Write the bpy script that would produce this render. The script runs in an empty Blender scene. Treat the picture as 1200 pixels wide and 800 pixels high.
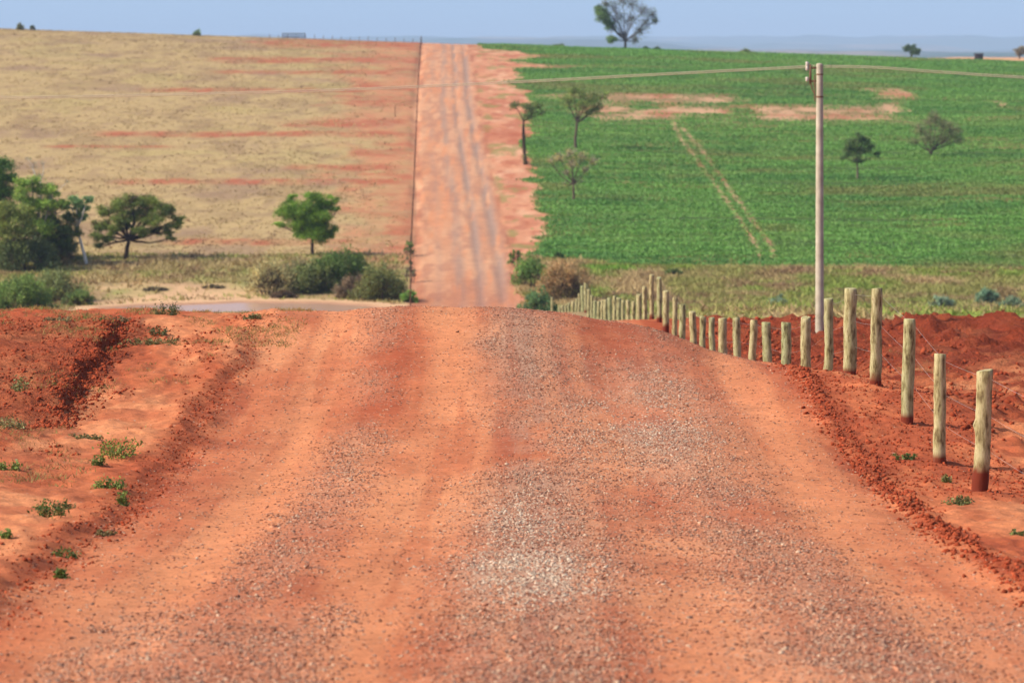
import bpy, math, random
import numpy as np
from mathutils import Vector
S = bpy.context.scene
COL = S.collection
random.seed(7); rng = np.random.default_rng(7)

# ------------------------------------------------------------------ camera, sky, sun, exposure
F = 4100.0; ZC = 22.0                       # focal length in photo pixels (1200 wide), eye height
cam = bpy.data.cameras.new("camera"); co = bpy.data.objects.new("camera", cam); COL.objects.link(co)
co.location = (0, 0, ZC); co.rotation_euler = (math.pi/2, 0, 0)
cam.sensor_width = 36; cam.lens = F/1200*36; cam.shift_y = -340/1200
cam.clip_start = 0.5; cam.clip_end = 60000
cam.dof.use_dof = True; cam.dof.focus_distance = 50; cam.dof.aperture_fstop = 2.9
S.camera = co
SUN_EL = math.radians(43); SUN_DIR = Vector((-0.97, -0.24, 0)).normalized()   # towards the sun, on the ground
w = bpy.data.worlds.new("World"); S.world = w; w.use_nodes = True
nt = w.node_tree; nt.nodes.clear()
sky = nt.nodes.new('ShaderNodeTexSky'); sky.sky_type = 'NISHITA'; sky.sun_disc = False
sky.sun_elevation = SUN_EL; sky.sun_rotation = math.atan2(SUN_DIR.x, SUN_DIR.y)
sky.air_density = 1.0; sky.dust_density = 2.6; sky.ozone_density = 0.9
tc = nt.nodes.new('ShaderNodeTexCoord'); va = nt.nodes.new('ShaderNodeVectorMath'); va.operation = 'ADD'
va.inputs[1].default_value = (0, 0, 0.20)
bg = nt.nodes.new('ShaderNodeBackground'); bg.inputs[1].default_value = 0.145
wo = nt.nodes.new('ShaderNodeOutputWorld')
nt.links.new(tc.outputs['Generated'], va.inputs[0]); nt.links.new(va.outputs[0], sky.inputs[0])
nt.links.new(sky.outputs[0], bg.inputs[0]); nt.links.new(bg.outputs[0], wo.inputs[0])
sl = bpy.data.lights.new("sun", 'SUN'); sl.energy = 3.75; sl.angle = math.radians(0.5); sl.color = (1, 0.93, 0.79)
so = bpy.data.objects.new("sun", sl); COL.objects.link(so); so.location = (-60, -20, 90)
sdir = Vector((SUN_DIR.x*math.cos(SUN_EL), SUN_DIR.y*math.cos(SUN_EL), math.sin(SUN_EL)))
so.rotation_euler = sdir.to_track_quat('Z', 'Y').to_euler()
vs = S.view_settings; vs.view_transform = 'Standard'; vs.look = 'None'; vs.gamma = 1; vs.exposure = 0.52
KALB = 0.78
S.render.resolution_x = 1024; S.render.resolution_y = 682
try:
    S.cycles.max_bounces = 5; S.cycles.volume_bounces = 0; S.cycles.transparent_max_bounces = 6
except Exception: pass

# ------------------------------------------------------------------ helpers
def s2l(c, k=KALB):
    a = np.asarray(c, float)/255
    return np.where(a <= .04045, a/12.92, ((a+.055)/1.055)**2.4)*k
def hash2(ix, iy, seed):
    h = (ix.astype(np.int64)*374761393 + iy.astype(np.int64)*668265263 + seed*2147483647) & 0xffffffff
    h = ((h ^ (h >> 13))*1274126177) & 0xffffffff
    h = ((h ^ (h >> 16))*2246822519) & 0xffffffff
    return ((h ^ (h >> 15)) & 0xffffff)/float(0xffffff)
def vnoise(x, y, seed=0):
    ix = np.floor(x); iy = np.floor(y); fx = x-ix; fy = y-iy
    fx = fx*fx*fx*(fx*(fx*6-15)+10); fy = fy*fy*fy*(fy*(fy*6-15)+10)
    a = hash2(ix, iy, seed); b = hash2(ix+1, iy, seed); c = hash2(ix, iy+1, seed); d = hash2(ix+1, iy+1, seed)
    return (a*(1-fx)+b*fx)*(1-fy)+(c*(1-fx)+d*fx)*fy
def fbm(x, y, seed=0, oct=4, gain=.5):
    s = 0; a = 1; t = 0
    for i in range(oct):
        s = s+a*(vnoise(x, y, seed+i*17)-.5)*2; t += a; a *= gain
        x, y = x*1.97+y*.31+5.2, y*1.97-x*.31+1.3
    return s/t
def sst(a, b, x):
    t = np.clip((x-a)/(b-a), 0, 1); return t*t*(3-2*t)
def herm(x, xs, ys):
    xs = np.asarray(xs, float); ys = np.asarray(ys, float)
    dl = np.diff(ys)/np.diff(xs); m = np.empty_like(ys)
    m[0] = dl[0]; m[-1] = dl[-1]
    h = np.diff(xs)
    m[1:-1] = (dl[:-1]*h[1:]+dl[1:]*h[:-1])/(h[1:]+h[:-1])
    i = np.clip(np.searchsorted(xs, x, side='right')-1, 0, len(xs)-2)
    t = np.clip((x-xs[i])/h[i], 0, 1); t2 = t*t; t3 = t2*t
    return (2*t3-3*t2+1)*ys[i]+(t3-2*t2+t)*h[i]*m[i]+(-2*t3+3*t2)*ys[i+1]+(t3-t2)*h[i]*m[i+1]

# ------------------------------------------------------------------ the lie of the land (drop = metres below eye level)
TAIL_D = [125, 140, 152, 163, 170, 185, 210, 240, 258, 268, 283, 300, 350, 400, 450, 500, 550, 600, 640, 680, 720, 760]
TAIL_V = [10.0, 11.3, 12.1, 12.2, 12.8, 14.3, 16.5, 18.8, 19.45, 19.55, 18.9, 17.9, 14.8, 11.3, 7.8, 4.6, 1.75, -.45, -1.25, -1.35, -.9, 0.2]
HD = [0, 10, 23, 30, 42, 50, 56, 60, 64, 70, 80, 90, 98, 105, 110, 117]
P_C = [2.9, 3.35, 4.12, 4.5, 5.0, 4.93, 4.6, 4.42, 4.82, 5.6, 6.7, 7.5, 7.85, 7.95, 8.4, 9.2]
P_P = [2.92, 3.36, 4.14, 4.53, 5.03, 5.0, 4.8, 4.74, 5.15, 5.9, 7.0, 7.8, 8.05, 8.1, 8.5, 9.3]
P_L = [2.9, 3.35, 4.15, 4.55, 5.1, 5.05, 4.75, 4.52, 4.9, 5.7, 6.8, 7.6, 7.95, 8.05, 8.5, 9.3]
P_LL = [2.8, 3.2, 3.9, 4.3, 4.75, 4.75, 4.62, 4.5, 4.95, 5.8, 6.9, 7.7, 8.0, 8.1, 8.5, 9.3]
P_R = [3.0, 3.5, 4.4, 4.9, 5.5, 5.62, 5.82, 5.97, 6.25, 6.65, 7.25, 7.85, 8.12, 8.15, 8.6, 9.4]
FD = [0, 10, 23, 30, 41, 44.6, 48.2, 51.8, 55.4, 59, 62.6, 66, 70, 77, 84, 91.4, 98.6, 102, 105.8, 109.4, 113, 120, 131, 138, 145, 152.6, 160, 163, 167, 174, 190, 210, 240]+TAIL_D[8:]
FV = [2.95, 3.4, 4.2, 4.65, 5.17, 5.22, 5.09, 4.93, 5.1, 5.57, 6.16, 6.53, 6.8, 7.28, 7.8, 8.1, 8.4, 8.38, 8.24, 8.39, 9.0, 9.98, 10.6, 11.1, 11.7, 12.3, 12.3, 12.2, 12.6, 13.7, 15.0, 16.8, 18.8]+TAIL_V[8:]
U_K = np.array([-200., -30, -9, -4.4, 0, 2.3, 5.2, 8.7, 30, 200])
XC_D = [0, 60, 110, 192, 268, 300, 450, 600, 760]; XC_V = [0.05, 0, -.5, -2.2, -3.4, -4.1, -8.2, -11.2, -14.3]
def xc(d): return herm(d, XC_D, XC_V)
def base_drop(X, d):
    dd = np.clip(d, 0, 760)
    prof = lambda V: herm(dd, HD+TAIL_D, V+TAIL_V)
    C, P, L, LL, R = map(prof, (P_C, P_P, P_L, P_LL, P_R)); Fp = herm(dd, FD, FV)
    V = [LL, LL, LL, L, C, P, Fp, R, R, R]
    u = np.clip(X-xc(dd), -199, 199)
    i = np.clip(np.searchsorted(U_K, u, side='right')-1, 0, len(U_K)-2)
    A = np.stack(np.broadcast_arrays(*V)); ar = np.indices(i.shape)
    g = lambda k: np.take_along_axis(A, np.clip(k, 0, 9)[None], 0)[0]
    p0, p1 = g(i), g(i+1); h = U_K[i+1]-U_K[i]; t = (u-U_K[i])/h
    def slope(k):
        k = np.clip(k, 1, 8); ha = U_K[k]-U_K[k-1]; hb = U_K[k+1]-U_K[k]
        return ((g(k)-g(k-1))/ha*hb+(g(k+1)-g(k))/hb*ha)/(ha+hb)
    m0 = slope(i); m1 = slope(i+1); t2 = t*t; t3 = t2*t
    out = (2*t3-3*t2+1)*p0+(t3-2*t2+t)*h*m0+(-2*t3+3*t2)*p1+(t3-t2)*h*m1
    tilt = sst(300, 660, d)*.033*np.clip(X-xc(dd), -190, 400)
    out = out+tilt
    # land beyond the hilltop
    far = herm(np.clip(d, 760, 26000), [760, 900, 1300, 2500, 6000, 9000, 12000, 16000, 26000],
               [1.2, 3.0, 14, 34, 20, 5, -8, -30, -70])
    far = far+sst(2500, 8000, d)*(fbm(X/1100, d/2600, 91, 4)*52 - 16*np.abs(fbm(X/500, d/1500, 77, 3)))*np.clip(d/12000, .3, 1.5)
    k = sst(700, 830, d)-0.0
    # tan pasture behind the crest on the right
    tp = sst(76, 96, X*730/np.clip(d, 500, 900))*(1-sst(950, 1200, d))
    far = far*(1-tp)+tp*1.75
    k = k*(1-tp)+tp*sst(695, 722, d)
    out = out*(1-k)+far*k
    return out
# pond outline (centre, radii) in metres
PX, PD, PRX, PRD = -20.0, 255.5, 11.6, 12.6
def pond_r(X, d): return np.sqrt(((X-PX)/PRX)**2+((d-PD)/PRD)**2)+fbm(X/4, d/4, 5, 2)*.12
WATER_DROP = 19.3
def detail(X, d):
    """small relief: metres above the base surface"""
    u = X-xc(np.clip(d, 0, 760)); near = 1-sst(68, 90, d)
    rw = 4.2
    on = 1-sst(rw-.35, rw+.1, np.abs(u))
    h = fbm(X/.9, d/2.5, 11, 3)*.018+fbm(X/.22, d/.3, 12, 3)*.009
    ruts = np.exp(-((u+3.0)/.38)**2)+np.exp(-((u+.95)/.45)**2)+np.exp(-((u-1.5)/.42)**2)+np.exp(-((u-3.2)/.4)**2)
    h = h-.03*ruts*on*near
    off = 1-on
    h = h+off*(fbm(X/2.2, d/2.2, 21, 4)*.085+fbm(X/.6, d/.8, 24, 3)*.03*(X < 0)+np.abs(fbm(X/.35, d/.4, 22, 3))*.05+fbm(X/.12, d/.14, 23, 2)*.018)*np.where(d < 245, 1, 0)
    # left step down on to the road
    wl = 4.15+fbm(d/5.0, d*0+1, 31, 3)*.22
    h = h+(sst(0, .34, -u-wl)*.07*(1+fbm(X/.5, d/.9, 131, 3)*.8)*(1-sst(.3, 1.8, -u-wl)*.6))*near*(1-sst(55, 60, d))
    # crumbly windrow on the right
    wr = 4.28+fbm(d/6, d*0+3, 32, 2)*.14
    cl = .5+.9*np.abs(fbm(X/.16, d/.2, 33, 2))
    h = h+np.exp(-((u-wr)/.13)**2)*.055*cl*(.35+.9*sst(-.3, .4, fbm(d/1.3, d*0, 132, 3)))*(1-sst(53, 57, d))
    # raised bank of dug soil on the left with its undercut edge
    ed = 6.2+fbm(d/.7, d*0, 34, 4)*.22+(d-50)*.03
    env = sst(46.5, 49, d)*(1-sst(57, 58.6, d))
    h = h+env*sst(0, .16, -X-ed)*(.15+fbm(X/.5, d/.6, 36, 3)*.09)*(1-.6*sst(.5, 3.5, -X-ed))
    # dug-over soil right of the fence
    rr = sst(6.0, 7.2, X)*(1-sst(110, 116, d))*sst(40, 50, d)
    h = h+rr*(fbm(X/1.4, d/2.2, 41, 4)*.17+np.abs(fbm(X/.4, d/.5, 42, 3))*.2-.06)
    # the bank face at the second bund
    bk = sst(3.5, 6, X)*sst(86, 92, d)*(1-sst(104, 107.5, d))
    h = h+bk*(fbm(X/1.1, d/2.2, 43, 4)*.36-.06+np.abs(fbm(X/.45, d/.8, 45, 3))*.3)
    # bund on the left crest
    bl = sst(2.5, 4.5, -X)*sst(57, 61, d)*(1-sst(62, 66, d))
    h = h+bl*(.02+fbm(X/.8, d/1.5, 44, 3)*.08)
    # hill, fine
    h = h+sst(245, 262, d)*off*(fbm(X/6, d/6, 51, 4)*.14)+sst(262, 275, d)*(-np.exp(-((u+4.2)/.5)**2)*.25*(.6+fbm(d/9, d*0, 52, 3))-.06*(np.exp(-((u-1.15)/.3)**2)+np.exp(-((u-2.85)/.35)**2)))*(d < 700)
    return h
def drop_at(X, d):
    out = base_drop(X, d)-detail(X, d)
    r = pond_r(X, d); inb = np.clip(1.25-r, 0, 1)*(np.abs(d-PD) < 30)
    flat = 1-sst(1.0, 1.9, r)
    flat = flat*(d > 225)*(d < 300)
    out = out*(1-flat)+(WATER_DROP-.12+1.6*np.clip(1.08-r, 0, 1))*flat
    return out
def gz(x, d):
    return ZC-float(drop_at(np.array([[float(x)]]), np.array([[float(d)]]))[0, 0])
def at(px, py, d0=250, d1=760):
    """ground point of the far slope seen in direction px, py of the photograph"""
    ds = np.linspace(d0, d1, 2600)[None]; X = (px-600)/F*ds
    y = 60+F*base_drop(X, ds)/ds
    k = np.where(y[0] <= py)[0]
    k = k[0] if len(k) else int(np.argmin(y[0]))
    d = float(ds[0, k]); x = (px-600)/F*d
    return x, d, gz(x, d)

# ------------------------------------------------------------------ ground colours (world-fixed soil types)
C_SOIL = s2l((202, 115, 75)); C_PALE = s2l((224, 146, 100)); C_DARK = s2l((172, 84, 54)); C_DEEP = s2l((150, 66, 42))
C_GRAV = s2l((182, 138, 114)); C_GREY = s2l((200, 170, 144))
C_DRY = s2l((190, 162, 114)); C_DRY2 = s2l((168, 140, 100)); C_OLIVE = s2l((160, 154, 92)); C_SAND = s2l((222, 178, 136))
C_BARE = s2l((200, 134, 98)); C_REDST = s2l((180, 100, 72)); C_HROAD = s2l((218, 162, 124)); C_RUT = s2l((168, 138, 122))
C_FIELD = s2l((98, 128, 58)); C_TAN = s2l((214, 164, 122)); C_FAR = s2l((84, 98, 84))
def mix(a, b, t): return a*(1-t[..., None])+b*t[..., None]
def tube_mask(px, py, pts, wdt):
    m = np.zeros_like(px)
    for (x0, y0), (x1, y1) in zip(pts[:-1], pts[1:]):
        L = (x1-x0)**2+(y1-y0)**2; t = np.clip(((px-x0)*(x1-x0)+(py-y0)*(y1-y0))/L, 0, 1)
        dd = np.hypot(px-x0-t*(x1-x0), py-y0-t*(y1-y0)); m = np.maximum(m, 1-sst(wdt*.5, wdt, dd))
    return m
def streak(px, py, x0, x1, y, hy, n, soft=25):
    return sst(x0-soft, x0+soft, px+n*30)*(1-sst(x1-soft, x1+soft, px+n*30))*np.exp(-((py-y+n*1.5)/hy)**4)
def field_edge(py): return np.interp(py, [50, 58, 66, 72, 78, 84, 95, 112, 180, 215, 250, 290, 306, 320], [566, 578, 640, 604, 640, 603, 600, 622, 618, 628, 636, 634, 636, 636])
def masks(X, d, drop):
    px = 600+F*X/d; py = 60+F*drop/d
    n = fbm(X/5, d/9, 61, 4)
    low = np.interp(px, [600, 640, 700, 760, 900, 1200, 1500], [300, 302, 307, 311, 313, 315, 316])
    fld = sst(-3, 3, px-field_edge(py)+n*14+fbm(X/1.5, d/4, 161, 4)*20)*sst(-1.2, 1.2, low-py+n*2.5)*(d > 262)*(1-sst(700, 715, d))
    # bare spots inside the crop
    b = streak(px, py, 700, 868, 116, 6.5, n)
    b = np.maximum(b, streak(px, py, 640, 720, 113, 4, n)*.8)
    b = np.maximum(b, streak(px, py, 680, 1050, 133, 10.5, n)*sst(-.65, .0, fbm(X/6, d/14, 63, 3)+.1))
    b = np.maximum(b, streak(px, py, 1018, 1058, 110, 7, n, 10)); b = np.maximum(b, streak(px, py, 1035, 1064, 127, 8, n, 10))
    b = np.maximum(b, streak(px, py, 590, 678, 79, 3.0, n))
    b = np.maximum(b, streak(px, py, 1160, 1180, 122, 3, n, 8))
    b = np.maximum(b, tube_mask(px, py, [(786, 140), (800, 165), (830, 205), (862, 250), (888, 290), (890, 308)], 2.9)*.85)
    b = np.maximum(b, tube_mask(px, py, [(800, 150), (822, 175), (850, 215), (880, 255), (905, 290), (906, 306)], 2.9)*.85)
    b = np.maximum(b, sst(.55, .72, fbm(X/7, d/16, 64, 3)*.9+.1)*.0)
    return px, py, n, fld, b*fld
def ground_colour(X, d, drop):
    u = X-xc(np.clip(d, 0, 760)); sh = X.shape
    n1 = fbm(X/1.8, d/5.5, 71, 4); n2 = fbm(X/.5, d/1.2, 72, 3); n3 = fbm(X/7, d/12, 73, 3)
    # --- near soil
    c = np.broadcast_to(C_SOIL, sh+(3,)).copy()
    c = mix(c, C_PALE, sst(-.05, .5, n1)); c = mix(c, C_DARK, sst(.02, .5, -n1+n2*.35)*.8)
    c = mix(c, C_DARK, sst(4.2, 4.7, np.abs(u))*sst(-.25, .35, n2+n3*.5)*.55)
    track = np.exp(-((u+3.0+n3*.3)/.5)**2)+np.exp(-((u+.95+n3*.3)/.55)**2)+np.exp(-((u-1.6-n3*.3)/.5)**2)*sst(30, 25, d)+np.exp(-((u-3.3)/.5)**2)
    c = mix(c, C_PALE, np.clip(track, 0, 1)*.7)
    band = np.exp(-((u-.25+n3*.2)/.8)**2)*1.15+np.exp(-((u+2.1+n3*.3)/.5)**2)*.75+np.exp(-((u-2.3-n3*.4)/.85)**2)*1.0+np.exp(-((u-4.0)/.3)**2)*.2
    band = band*sst(-.75, .15, n1*.9+n3*.4)
    low = sst(31, 25, d)
    band = np.maximum(band, low*np.clip(sst(-1.0, -1.5, u)*sst(-3.6, -3.0, u)*.85+sst(1.9, 2.5, u)*.7, 0, 1)*sst(-.5, .1, n1+.1))
    pw = 1+.7*fbm(X/.5, d/1.6, 171, 3)
    pat = np.exp(-(((X-.12)/.58)**2+((d-30.3)/2.0)**2)*pw)*1.2
    pat = np.maximum(pat, np.exp(-(((X-.05)/.35)**2+((d-35.2)/1.2)**2))*1.0)
    pat = np.maximum(pat, np.exp(-(((X+.2)/.35)**2+((d-55.5)/1.0)**2))*.9)
    pat = np.maximum(pat, np.exp(-(((X-1.6)/1.0)**2+((d-52)/2.5)**2)*pw)*.55)
    pat = np.maximum(pat, np.exp(-(((X-1.9)/.8)**2+((d-45.5)/3.2)**2)*pw)*.6)
    pat = np.maximum(pat, np.exp(-(((X-2.3)/.6)**2+((d-24.5)/1.6)**2)*pw)*.4)
    grav = np.clip(band*.72+pat*.8*sst(-.5, .2, n2), 0, 1)*(1-sst(3.9, 4.3, np.abs(u)))
    grav = np.maximum(grav, .10*(1-sst(4, 4.4, np.abs(u))))
    c = mix(c, C_GRAV, grav*.6); c = mix(c, s2l((178, 146, 124)), np.exp(-((u-.2)/.42)**2)*sst(-.5, .3, n1+n2*.5)*.55*(d < 62))
    c = mix(c, C_GREY, np.clip(pat, 0, 1)*.3)
    lon = fbm(u/.24+n3*.8, d/9, 177, 4); c = mix(c, C_DARK, sst(.06, .6, lon+n2*.25)*.42*(np.abs(u) < 4.2)); c = mix(c, C_PALE, sst(.1, .5, -lon)*.4*(np.abs(u) < 4.2))
    c = mix(c, C_DARK, np.exp(-((u+1.75)/.3)**2)*sst(40, 50, d)*.6); c = mix(c, C_DARK, np.exp(-((u-.75+n1*.2)/.16)**2)*(1-sst(27, 30, d))*.6)
    # darker soil tones in windrow, cut bank, dug area
    wl = 4.15+fbm(d/5.0, d*0+1, 31, 3)*.22
    c = mix(c, C_DEEP, np.exp(-((-u-wl-.1+n2*.3)/.2)**2)*.65*(1-sst(54, 60, d))*sst(-.7, .1, n1))
    wr = 4.28+fbm(d/6, d*0+3, 32, 2)*.14
    c = mix(c, C_DEEP, np.exp(-((u-wr+n2*.18)/.16)**2)*.8*(.4+.6*sst(-.4, .2, n1+n2))*(1-sst(52, 57, d)))
    bank = sst(40, 50, d+n1*4)*(1-sst(57, 61, d+n2*2))*sst(6.0, 6.5, -X+n2*.3)
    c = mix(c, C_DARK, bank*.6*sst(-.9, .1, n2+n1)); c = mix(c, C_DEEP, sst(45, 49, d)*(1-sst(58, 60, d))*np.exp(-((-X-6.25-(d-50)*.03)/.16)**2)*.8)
    dug = sst(5.9, 7.0, X)*sst(42, 56, d)*(d < 118)
    c = mix(c, C_DEEP, np.clip(dug*(sst(-.3, .3, n2+n3*.6)*.75+.1), 0, 1))
    face = sst(3.5, 6, X)*sst(72, 84, d)*(d < 118)
    c = mix(c, C_DEEP, face*.75)  # shade of the holes in the bank face, put into its colour
    # yellowish dry scraps on the verges
    c = mix(c, C_DARK, sst(4.8, 6.0, -u)*(d < 66)*sst(-.25, .3, fbm(X/.9, d/2.0, 176, 4))*.6)
    ver = sst(4.6, 5.4, -u)*(d < 66)*sst(.15, .5, fbm(X/1.2, d/3.5, 75, 3))*.35
    c = mix(c, s2l((206, 158, 110)), ver)
    # --- valley
    px, py, n, fld, bare = masks(X, d, drop)
    v = sst(112, 120, d)
    g = np.broadcast_to(C_OLIVE, sh+(3,)).copy()
    g = mix(g, C_DRY2, sst(-.25, .35, n+n3*.5)); g = mix(g, s2l((120, 140, 62)), sst(.1, .5, -n3+n*.3)*.6)
    g = mix(g, s2l((120, 158, 60)), np.exp(-((px-715+n*20)/38)**4)*np.exp(-((py-315)/3.5)**4)*.9)
    g = mix(g, s2l((164, 132, 98)), sst(-.3, .3, fbm(X/5, d/4, 179, 3))*.6*(X < 0)); g = mix(g, C_SAND, sst(.2, .6, fbm(X/4, d/6, 79, 3))*.55*(X < 0))
    r = pond_r(X, d); sand = (1-sst(1.15, 1.5+.25*(n+1), r))+sst(-.3, .3, n+.1)*.8*sst(266, 270, d)*(1-sst(281, 287, d))*sst(-34, -28, X)*(1-sst(-15, -10, X))
    sand = np.clip(sand, 0, 1)*(X < -6)
    g = mix(g, C_SAND, sand); g = mix(g, s2l((172, 122, 98)), (1-sst(1.02, 1.12, r))*.7)
    # --- far hill, left pasture
    hl = np.broadcast_to(C_DRY, sh+(3,)).copy()
    hl = mix(hl, C_DRY2, sst(-.1, .5, fbm(X/3, d/8, 81, 4))*.9)
    hl = mix(hl, s2l((158, 128, 104)), sst(.15, .55, fbm(X/9, d/16, 82, 4))*.7)
    hl = mix(hl, s2l((182, 164, 104)), sst(.1, .5, fbm(X/12, d/14, 83, 3))*.4)
    hl = mix(hl, s2l((150, 120, 94)), sst(.12, .4, fbm(X/1.5, d/3.0, 183, 3))*.45)
    rd = sst(375, 475, px+n*60+fbm(X/2.5, d/6, 193, 4)*55)*.92
    hl = mix(hl, C_BARE, rd*(.72+.28*sst(-.3, .3, fbm(X/2, d/7, 84, 3))))
    st = np.zeros(sh)
    for (x0, x1, y, hy) in ((255, 520, 70.5, 3.6), (330, 520, 51, 6), (300, 500, 51, 5), (185, 430, 106, 2.6), (330, 460, 145, 4.5), (118, 470, 157, 3.6), (140, 470, 213, 3.8), (250, 470, 85, 2.2), (340, 470, 196, 3.8), (210, 420, 284, 4), (420, 470, 118, 7), (60, 200, 172, 1.5)):
        st = np.maximum(st, streak(px, py, x0, x1, y, hy, n, 22))
    hl = mix(hl, C_REDST, st*(.32+.58*sst(-.35, .25, fbm(X/1.6, d/4, 85, 4))))
    hl = mix(hl, C_DRY2, rd*sst(.0, .4, fbm(X/4, d/8, 86, 4))*.6); hl = mix(hl, C_REDST, rd*sst(.05, .45, fbm(X/5, d/5, 186, 4))*.75)
    # --- far hill, road corridor
    cr = np.broadcast_to(C_HROAD, sh+(3,)).copy()
    cr = mix(cr, C_BARE, sst(-.2, .4, fbm(X/1.2, d/14, 87, 3))*.6); cr = mix(cr, s2l((188, 132, 104)), sst(-.05, .35, fbm(X/.8, d/5, 187, 4))*.75); cr = mix(cr, C_PALE, sst(.05, .4, fbm(X/.6, d/9, 189, 4))*.5)
    side = sst(3.6, 4.6, u); cr = mix(cr, s2l((214, 150, 114)), side); cr = mix(cr, s2l((184, 112, 84)), side*sst(-.05, .3, fbm(X/1.1, d/4, 195, 4))*.7); cr = mix(cr, s2l((228, 178, 142)), side*sst(.1, .4, fbm(X/1.4, d/6, 196, 4))*.6)
    cr = mix(cr, C_REDST, side*sst(.0, .5, fbm(X/2.5, d/9, 188, 4))*.5)
    cr = mix(cr, s2l((146, 138, 82)), side*sst(.15, .4, fbm(X/1.6, d/5, 88, 4))*.75)
    edg = np.exp(-((u+4.0)/.5)**2)+np.exp(-((u-4.0)/.5)**2); cr = mix(cr, s2l((176, 108, 80)), np.clip(edg*sst(-.3, .4, fbm(X/.8, d/7, 190, 3)), 0, 1)*.7)
    cr = mix(cr, C_REDST, side*np.exp(-((py-158+n*3)/9.)**4)*.6)
    for uu, ww, k in ((-.5, .5, .75), (1.15, .5, .95), (2.85, .6, .95), (-2.2, .35, .3)):
        cr = mix(cr, C_RUT, np.exp(-((u-uu+fbm(d/110, d*0, 89, 2)*.25)/ww)**2)*k*sst(-.5, .35, fbm(d/17+uu*3, X/.6, 90, 4)+.1))
    cr = mix(cr, C_REDST, sst(300, 360, py)*.35)
    fe = -4.35-(sst(268, 300, d)*0)
    right = sst(-.4, .4, u+4.4+fbm(d/5, d*0, 92, 2)*.3)
    hill = sst(-3, 3, 311+n*5-py+(px < 480)*6*(n3))*1.0
    hh = mix(hl, cr, right)
    # crop soil
    fs = np.broadcast_to(C_FIELD, sh+(3,)).copy()
    fs = mix(fs, s2l((140, 122, 72)), sst(.0, .5, fbm(X/14, d/10, 93, 4))*.7)
    bb = np.broadcast_to(s2l((204, 160, 124)), sh+(3,)); bb = mix(bb, s2l((184, 120, 90)), sst(-.15, .35, fbm(X/5, d/9, 94, 4))); bb = mix(bb, s2l((136, 118, 76)), sst(.0, .4, fbm(X/3, d/7, 194, 4))*.8)
    fs = mix(fs, s2l((58, 78, 40)), np.exp(-((((d+fbm(X/40, d/60, 228, 2)*5) % 17.0)-8)/1.3)**2)*sst(-.2, .3, fbm(X/25, d/17, 229, 2)+.1)*.8)
    fs = mix(fs, bb, np.clip(bare, 0, 1))
    beyond = (px > 566)
    hh = mix(hh, fs, fld)
    g = mix(g, hh, np.where(d > 262, np.maximum(hill, ((np.abs(u) < 4.6))*1.0), (np.abs(u) < 4.4)*1.0))
    g = mix(g, C_TAN, sst(76, 90, X)*sst(703, 712, d)*(1-sst(1000, 1200, d)))
    g = mix(g, C_FAR, sst(1100, 1400, d))
    g = mix(g, C_TAN, sst(1400, 1600, d)*sst(.1, .4, fbm(X/500, d/1300, 95, 3))*.4)
    g = mix(g, s2l((60, 84, 50)), sst(1400, 1600, d)*sst(.0, .3, fbm(X/300, d/500, 96, 3))*.8)
    c = mix(c, g, v)
    grav = grav*(1-v)-np.clip(dug*.6+face+bank*.8, 0, 1)*(1-v)
    return np.clip(c, 0, 1), grav

# ------------------------------------------------------------------ mesh + material helpers
def mesh_np(name, V, Fc, mat=None, attrs=None, smooth=False, parent=None, hidden=False):
    V = np.ascontiguousarray(V, dtype=np.float32).reshape(-1, 3); Fc = np.ascontiguousarray(Fc, dtype=np.int32)
    me = bpy.data.meshes.new(name); n, k = Fc.shape
    me.vertices.add(len(V)); me.vertices.foreach_set('co', V.ravel())
    me.loops.add(n*k); me.loops.foreach_set('vertex_index', Fc.ravel())
    me.polygons.add(n); me.polygons.foreach_set('loop_start', np.arange(0, n*k, k, dtype=np.int32))
    try: me.polygons.foreach_set('loop_total', np.full(n, k, dtype=np.int32))
    except Exception: pass
    if attrs:
        for an, arr in attrs.items():
            arr = np.asarray(arr, dtype=np.float32)
            if arr.ndim == 2:
                a = me.attributes.new(an, 'FLOAT_COLOR', 'POINT')
                a.data.foreach_set('color', np.concatenate([arr, np.ones((len(arr), 1), np.float32)], 1).ravel())
            else:
                a = me.attributes.new(an, 'FLOAT', 'POINT'); a.data.foreach_set('value', arr.ravel())
    if smooth: me.polygons.foreach_set('use_smooth', np.ones(n, dtype=bool))
    me.update(calc_edges=True); me.validate()
    if mat: me.materials.append(mat)
    o = bpy.data.objects.new(name, me); COL.objects.link(o)
    if parent: o.parent = parent
    return o
def tag(o, label=None, cat=None, group=None, kind=None):
    if label: o['label'] = label
    if cat: o['category'] = cat
    if group: o['group'] = group
    if kind: o['kind'] = kind
    return o
def thing(name, label, cat, loc=(0, 0, 0), group=None, rz=0):
    o = bpy.data.objects.new(name, None); COL.objects.link(o); o.location = loc; o.rotation_euler = (0, 0, rz)
    o.empty_display_size = .3
    return tag(o, label, cat, group)
def newmat(name, rough=.9, spec=.15):
    m = bpy.data.materials.new(name); m.use_nodes = True; n = m.node_tree; b = n.nodes['Principled BSDF']
    b.inputs['Roughness'].default_value = rough; b.inputs['Specular IOR Level'].default_value = spec
    return m, n, b
def N(n, t, **kw):
    x = n.nodes.new(t)
    for k, v in kw.items():
        if hasattr(x, k): setattr(x, k, v)
    return x
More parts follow.
